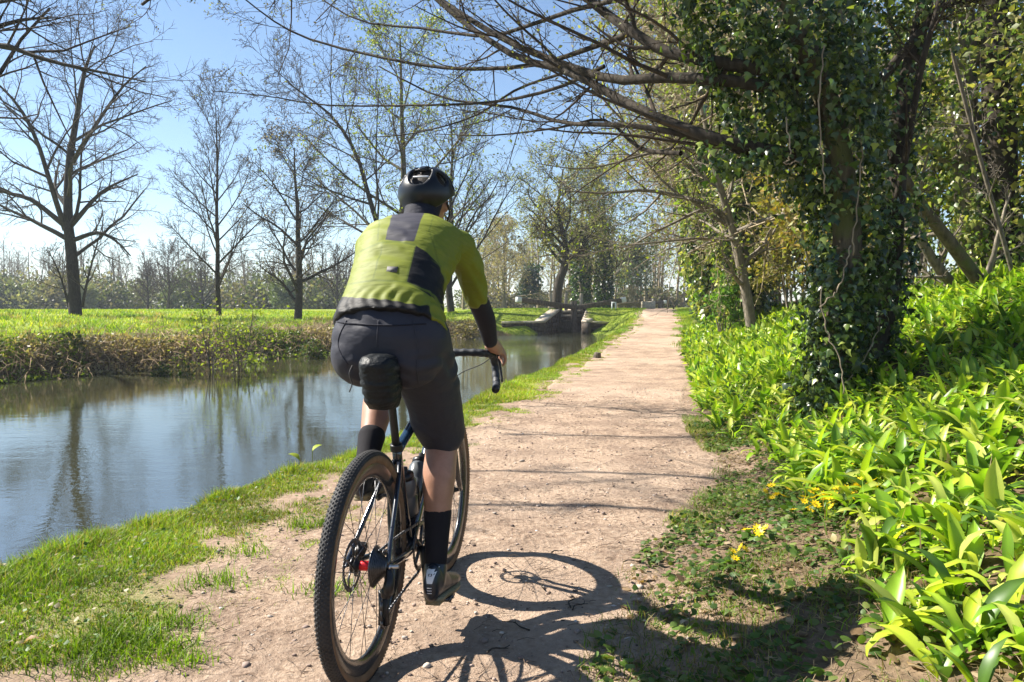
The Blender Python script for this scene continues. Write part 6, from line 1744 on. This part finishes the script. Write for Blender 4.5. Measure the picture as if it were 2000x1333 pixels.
for i in range(ne + 1):
    for j in range(na):
        az = 2 * math.pi * j / na; lo = lowest(az); el = lo + (R(90) - lo) * i / ne; grid.append(hshape(az, el))
for i in range(ne):
    for j in range(na):
        az = 2 * math.pi * (j + .5) / na; lo = lowest(az); el = lo + (R(90) - lo) * (i + .5) / ne
        if not vent(az, el): fs.append((i * na + j, i * na + (j + 1) % na, (i + 1) * na + (j + 1) % na, (i + 1) * na + j))
b.add(np.array(grid), np.array(fs)); so = b.obj('shell', M['shell'], hel, True)
md = so.modifiers.new('thick', 'SOLIDIFY'); md.thickness = .017; md.offset = -1
md = so.modifiers.new('edge', 'SMOOTH'); md.factor = .5; md.iterations = 4
b = Buf(); ball(b, (0, 0, .0), (.077, .104, .078)); b.obj('liner', M['liner'], hel, True)
b = Buf(); q = [hshape(math.pi + R(t), R(47), .985) for t in np.linspace(-29, 29, 12)]; tube1(b, q, .0036, 8); b.obj('vent_bar', M['white_plastic'], hel, True)
for s in (-1, 1):   # bright trim lines beside the rear vent
    b = Buf(); q = [hshape(math.pi + R(s * np.interp(e_, [16, 22, 62], [3, 11, 47])), R(e_), 1.004) for e_ in np.linspace(19, 64, 16)]; tube1(b, q, .0018, 6); b.obj('trim', M['grey_tab'], hel, True)
b = Buf(); q = [hshape(math.pi + R(t), R(-24), .97) for t in np.linspace(-30, 30, 14)]; tube1(b, q, np.interp(np.linspace(0, 1, 14), [0, .5, 1], [.006, .014, .006]), 8); b.obj('retention_cradle', M['frame_sky_tint'], hel, True)
for s in (-1, 1):
    b = Buf(); q = [(s * .088, -.03, -.03), (s * .086, .01, -.07), (s * .06, .05, -.125)]; tube1(b, spline(q, 10), .004, 6); b.obj('strap', M['rubber'], hel, True)
for dx in (-.007, .001):     # small pale maker mark at the back, too small to read
    b = Buf(); p0_ = hshape(math.pi - dx / .13, R(8), 1.006); lathe(b, [(.0022, -.001), (.0036, 0), (.0022, .001)], p0_, (0, -1, .2), 10); b.obj('emblem', M['white_plastic'], hel)
# ------------------------------------------------------------------ the lock
M['oak'] = bark_mat('weathered_oak', (.05, .04, .03), (.20, .16, .12), 5, .4, .01)
M['oak_pale'] = bark_mat('weathered_oak_pale', (.20, .17, .13), (.46, .40, .31), 5, .4, .01)
M['white_paint'] = simple('white_paint', (.72, .74, .72), .55, 0, .12, 12)
M['coping'] = simple('coping_stone', (.58, .48, .36), .85, 0, .3, 8, .5, 30, .01)
m, nt, b = new_mat('lock_brick')
tc = N(nt, 'ShaderNodeTexCoord'); mp = N(nt, 'ShaderNodeMapping'); mp.inputs['Scale'].default_value = (3.5, 3.5, .5); L(nt, tc.outputs['Object'], mp.inputs['Vector'])
st_ = noise(nt, 2.2, 4, .6, mp.outputs['Vector']); bl = noise(nt, 3.0, 4)
c = ramp(nt, st_, [(.3, (.03, .022, .018)), (.55, (.085, .06, .04)), (.75, (.17, .125, .085))]); c = mix(nt, ramp(nt, bl, [(.55, (0, 0, 0)), (.7, (.5, .5, .5))]), c, (.05, .055, .06))
L(nt, c, b.inputs['Base Color']); b.inputs['Roughness'].default_value = .85; L(nt, bump(nt, st_, .6, .03), b.inputs['Normal']); M['brick'] = m

def wall(name, label, a, b_, za, zb, zbot, thick, mat='brick', cop=True, side=1, bricks=True):
    """Vertical wall from plan point a to b_, top falling from za to zb, built of courses of stones with a coping."""
    a, b_ = np.array(a, float), np.array(b_, float); d = b_ - a; ln = np.linalg.norm(d); d /= ln; n_ = np.array([-d[1], d[0]]) * side * thick
    e = empty(name, (a[0], a[1], zbot), 0, label, 'wall'); e['kind'] = 'thing'
    o = np.array([a[0], a[1], zbot])
    def prism(buf, p, q, z0p, z1p, z0q, z1q, nn):
        v = np.array([(*p, z0p), (*q, z0q), (*(q + nn), z0q), (*(p + nn), z0p), (*p, z1p), (*q, z1q), (*(q + nn), z1q), (*(p + nn), z1p)]) - o
        buf.add(v, np.array([(0, 1, 5, 4), (1, 2, 6, 5), (2, 3, 7, 6), (3, 0, 4, 7), (4, 5, 6, 7), (3, 2, 1, 0)]))
    core = Buf(); nn = n_ / thick
    prism(core, a + nn * .03, b_ + nn * .03, zbot, za - .02, zbot, zb - .02, n_ * .9); core.obj('wall_core', M[mat], e)
    if bricks:
        rr_ = random.Random(int(ln * 100)); zt = zbot; k = 0
        while zt < max(za, zb) - .05:
            hgt = .27; x0 = -(.35 if k % 2 else 0)
            while x0 < ln:
                x1 = x0 + .72; p0, p1 = max(0, x0) + .012, min(ln, x1) - .012
                if p1 - p0 > .1:
                    tp_ = lambda x_: za + (zb - za) * x_ / ln
                    t0, t1 = min(zt + hgt - .02, tp_(p0) - .01), min(zt + hgt - .02, tp_(p1) - .01)
                    if min(t0, t1) - zt > .04:
                        bb = Buf(); j_ = rr_.uniform(-.012, .012); prism(bb, a + d * p0 + nn * j_, a + d * p1 + nn * j_, zt, t0, zt, t1, nn * .12); bb.obj('block', M[mat], e)
                x0 = x1
            zt += hgt; k += 1
    if cop:
        nc_ = max(1, int(ln / .95)); 
        for i in range(nc_):
            t0, t1 = i / nc_ + .006, (i + 1) / nc_ - .006; bb = Buf(); z0 = za + (zb - za) * t0; z1 = za + (zb - za) * t1
            prism(bb, a + d * ln * t0 - nn * .05, a + d * ln * t1 - nn * .05, z0 - .01, z0 + .10, z1 - .01, z1 + .10, n_ + nn * .08); bb.obj('coping_stone', M['coping'], e)
    return e
wall('lock_wall', 'dark splayed wing wall with pale sloping coping at the far side of the lock gate', (1.80, 43.0), (2.86, 47.0), .27, .90, -.6, .55, side=1)
wall('lock_wall', 'low dark retaining wall across the foot of the grass slope beside the lock', (-.55, 42.7), (1.78, 43.0), .24, .27, -.5, .4, side=1)
wall('lock_wall', 'pale cornered wing wall on the towpath side of the lock', (3.95, 43.0), (4.56, 47.0), .30, .90, -.6, .5, side=-1)
wall('lock_wall', 'short dark wall buried in the grass slope on the towpath side of the lock', (3.97, 43.02), (5.5, 43.2), .28, .22, -.5, .4, side=1)
wall('lock_wall', 'inner chamber wall of the lock behind the gate, far side', (2.84, 47.05), (2.84, 62), .90, .90, -.6, .5, side=1, bricks=False)
wall('lock_wall', 'inner chamber wall of the lock behind the gate, towpath side', (4.58, 47.05), (4.58, 62), .90, .90, -.6, .5, side=-1, bricks=False)
def timber(buf, p, q, w, h, col=(1, 1, 1)):
    p, q = np.array(p, float), np.array(q, float); d = q - p; ln = np.linalg.norm(d); d /= ln
    up = np.array([0, 0, 1.0]) if abs(d[2]) < .9 else np.array([0, 1.0, 0]); sd2 = nrm(np.cross(up, d)); u2 = np.cross(d, sd2)
    box(buf, (p + q) / 2, (ln, w, h), np.stack([d, sd2, u2], 1), col, bevel=min(w, h) * .08)
def gate(label, hx, mx_, y_h, y_m, beam_end, beam_in, nplank):
    e = empty('lock_gate', (hx, y_h, -.6), 0, label, 'lock gate'); o = np.array([hx, y_h, -.6])
    A = np.array([hx, y_h]); B = np.array([mx_, y_m])
    def part(name, p, q, w, h, mat='oak', par=e):
        bb = Buf(); timber(bb, np.array(p) - o, np.array(q) - o, w, h); return bb.obj(name, M[mat], par)
    part('heel_post', (*A, -.55), (*A, 1.15), .24, .24); part('mitre_post', (*B, -.55), (*B, 1.52), .20, .22)
    for z in (-.15, .28, .62, .88): part('rail', (*(A + (B - A) * .08), z), (*(A + (B - A) * .92), z), .16, .13, 'oak_pale' if z > .5 else 'oak')
    for i in range(nplank):
        t = (i + .5) / nplank; p = A + (B - A) * (.06 + .88 * t) + np.array([0, .10]); w_ = np.linalg.norm(B - A) * .88 / nplank * .95
        part('plank', (*p, -.5), (*p, .86), w_, .05)
    bm_o = part('balance_beam', beam_in, beam_end, .26, .28, 'oak')
    d = nrm(np.array(beam_end, float) - np.array(beam_in)); part('white_end', np.array(beam_end) + d * .002, np.array(beam_end) + d * .30, .29, .31, 'white_paint', bm_o)
    return e
gate('lock gate leaf with dark balance beam slanting out over the far grass', 2.98, 3.68, 47.25, 46.7, tuple(P(1017, 586.5, 44.5)), tuple(P(1122, 601, 46.7)), 5)
gate('lock gate leaf with pale balance beam reaching toward the towpath', 4.45, 3.86, 47.25, 46.7, tuple(P(1213, 587, 47.5)), tuple(P(1127, 602, 46.8)), 4)
for px, top, d, w_, lab in ((1076, 573, 49, .16, 'square wooden post left of the leaning tree foot at the lock'), (1105.5, 572.5, 50, .20, 'tall pale wooden post behind the gate middle'), (1135.5, 573, 49.5, .20, 'round topped wooden post on the towpath side of the gate')):
    p = P(px, top, d); q = P(px, 610, d); e = Buf(); timber(e, (0, 0, -.4), (0, 0, p.z - q.z - .06), w_, w_); timber(e, (0, 0, p.z - q.z - .06), (0, 0, p.z - q.z), w_ * .8, w_ * .8)
    o = e.obj('wooden_post', M['oak_pale']); o.location = (q.x, q.y, q.z); tag(o, lab, 'post', 'posts around the lock')
# white hand rail beside the beam
e = empty('hand_rail', P(1199, 605, 47), 0, 'white painted hand rail under the pale balance beam', 'railing')
for px in (1195.5, 1202.5):
    bb = Buf(); h_ = P(px, 591, 47) - P(1199, 605, 47); tube1(bb, [(h_.x, 0, -.3), (h_.x, 0, h_.z)], .045, 8); bb.obj('upright', M['white_paint'], e, True)
bb = Buf(); h1_, h2_ = P(1194, 591.5, 47) - P(1199, 605, 47), P(1204, 591.5, 47) - P(1199, 605, 47); tube1(bb, [tuple(h1_), tuple(h2_)], .04, 8); bb.obj('top_bar', M['white_paint'], e, True)
# second pair of gates further up
def far_gate(lab, p_in, p_out, sup):
    b0 = P(*p_in); e = empty('lock_gate', (b0.x, b0.y, .9), 0, lab, 'lock gate'); o = np.array([b0.x, b0.y, .9])
    bb = Buf(); q = P(*p_out); timber(bb, np.array(b0[:]) - o, np.array(q[:]) - o, .3, .32); bo = bb.obj('balance_beam', M['oak'], e)
    d = (q - b0).normalized(); bb = Buf(); timber(bb, np.array((q + d * .003)[:]) - o, np.array((q + d * .38)[:]) - o, .33, .36); bb.obj('white_end', M['white_paint'], bo)
    for s_ in sup:
        t = P(*s_); bb = Buf(); v0 = np.array(t[:]) - o; timber(bb, (v0[0], v0[1], -.3), (v0[0], v0[1], v0[2]), .45, .30); bb.obj('support', M['oak'], e)
    return e
far_gate('farther lock gate beam ending in white beyond the pale balance beam', (1205, 595, 70), (1257, 593.5, 70), ((1211, 597, 70), (1228, 596, 70), (1250, 597, 70)))
far_gate('farthest lock gate beam low across the path end', (1262, 592.5, 88), (1296, 590.5, 88), ((1270, 594, 88), (1289, 593, 88)))
e = Buf(); box(e, (0, 0, .35), (1.1, .8, .7), bevel=.06); o = e.obj('stone_block', M['coping']); p = P(1266, 600, 66); o.location = (p.x, p.y, .93); tag(o, 'pale stone block at the head of the path beside the far beam', 'stone')
# bench
bp = P(1311, 600, 56); bz = on_ground(bp.x, 56)[2]; e = empty('park_bench', (bp.x, 56, bz), R(75), 'dark wooden bench on the grass at the far end of the path', 'bench')
for k_ in range(3): bb = Buf(); timber(bb, (-.7, -.15 + .15 * k_, .42), (.7, -.15 + .15 * k_, .42), .12, .04); bb.obj('seat_slat', M['oak'], e)
for k_ in range(2): bb = Buf(); timber(bb, (-.7, .26, .62 + .17 * k_), (.7, .26, .62 + .17 * k_), .04, .13); bb.obj('back_slat', M['oak'], e)
for s in (-1, 1):
    bb = Buf(); timber(bb, (s * .55, -.17, -.1), (s * .55, -.17, .40), .07, .07); bb.obj('leg', M['oak'], e); bb = Buf(); timber(bb, (s * .55, .26, -.1), (s * .55, .26, .88), .07, .07); bb.obj('leg', M['oak'], e)
# short mooring stump on the verge
sx_, sy_, sz_ = ground_hit(1166, 700); e = Buf(); lathe(e, [(.0001, .135), (.05, .13), (.072, .115), (.085, .05), (.10, -.1)], (0, 0, 0), (.18, -.05, 1), 14); o = e.obj('mooring_stump', M['oak'], None, True); o.location = (sx_, sy_, sz_); tag(o, 'short dark mooring stump in the verge grass halfway to the lock', 'stump')
# ------------------------------------------------------------------ spring haze over the meadow
hzb = Buf(); box(hzb, (0, 432, 13.0), (846, 950, 31))
m = bpy.data.materials.new('haze'); m.use_nodes = True; nt = m.node_tree
for n_ in list(nt.nodes):
    if n_.type != 'OUTPUT_MATERIAL': nt.nodes.remove(n_)
pv = nt.nodes.new('ShaderNodeVolumePrincipled'); pv.inputs['Color'].default_value = (.80, .88, 1.0, 1); pv.inputs['Density'].default_value = .0006; pv.inputs['Anisotropy'].default_value = .2
nt.links.new(pv.outputs['Volume'], nt.nodes['Material Output'].inputs['Volume'])
tag(hzb.obj('haze', m), 'thin bluish spring haze hanging over the meadow', 'haze', None, 'stuff')
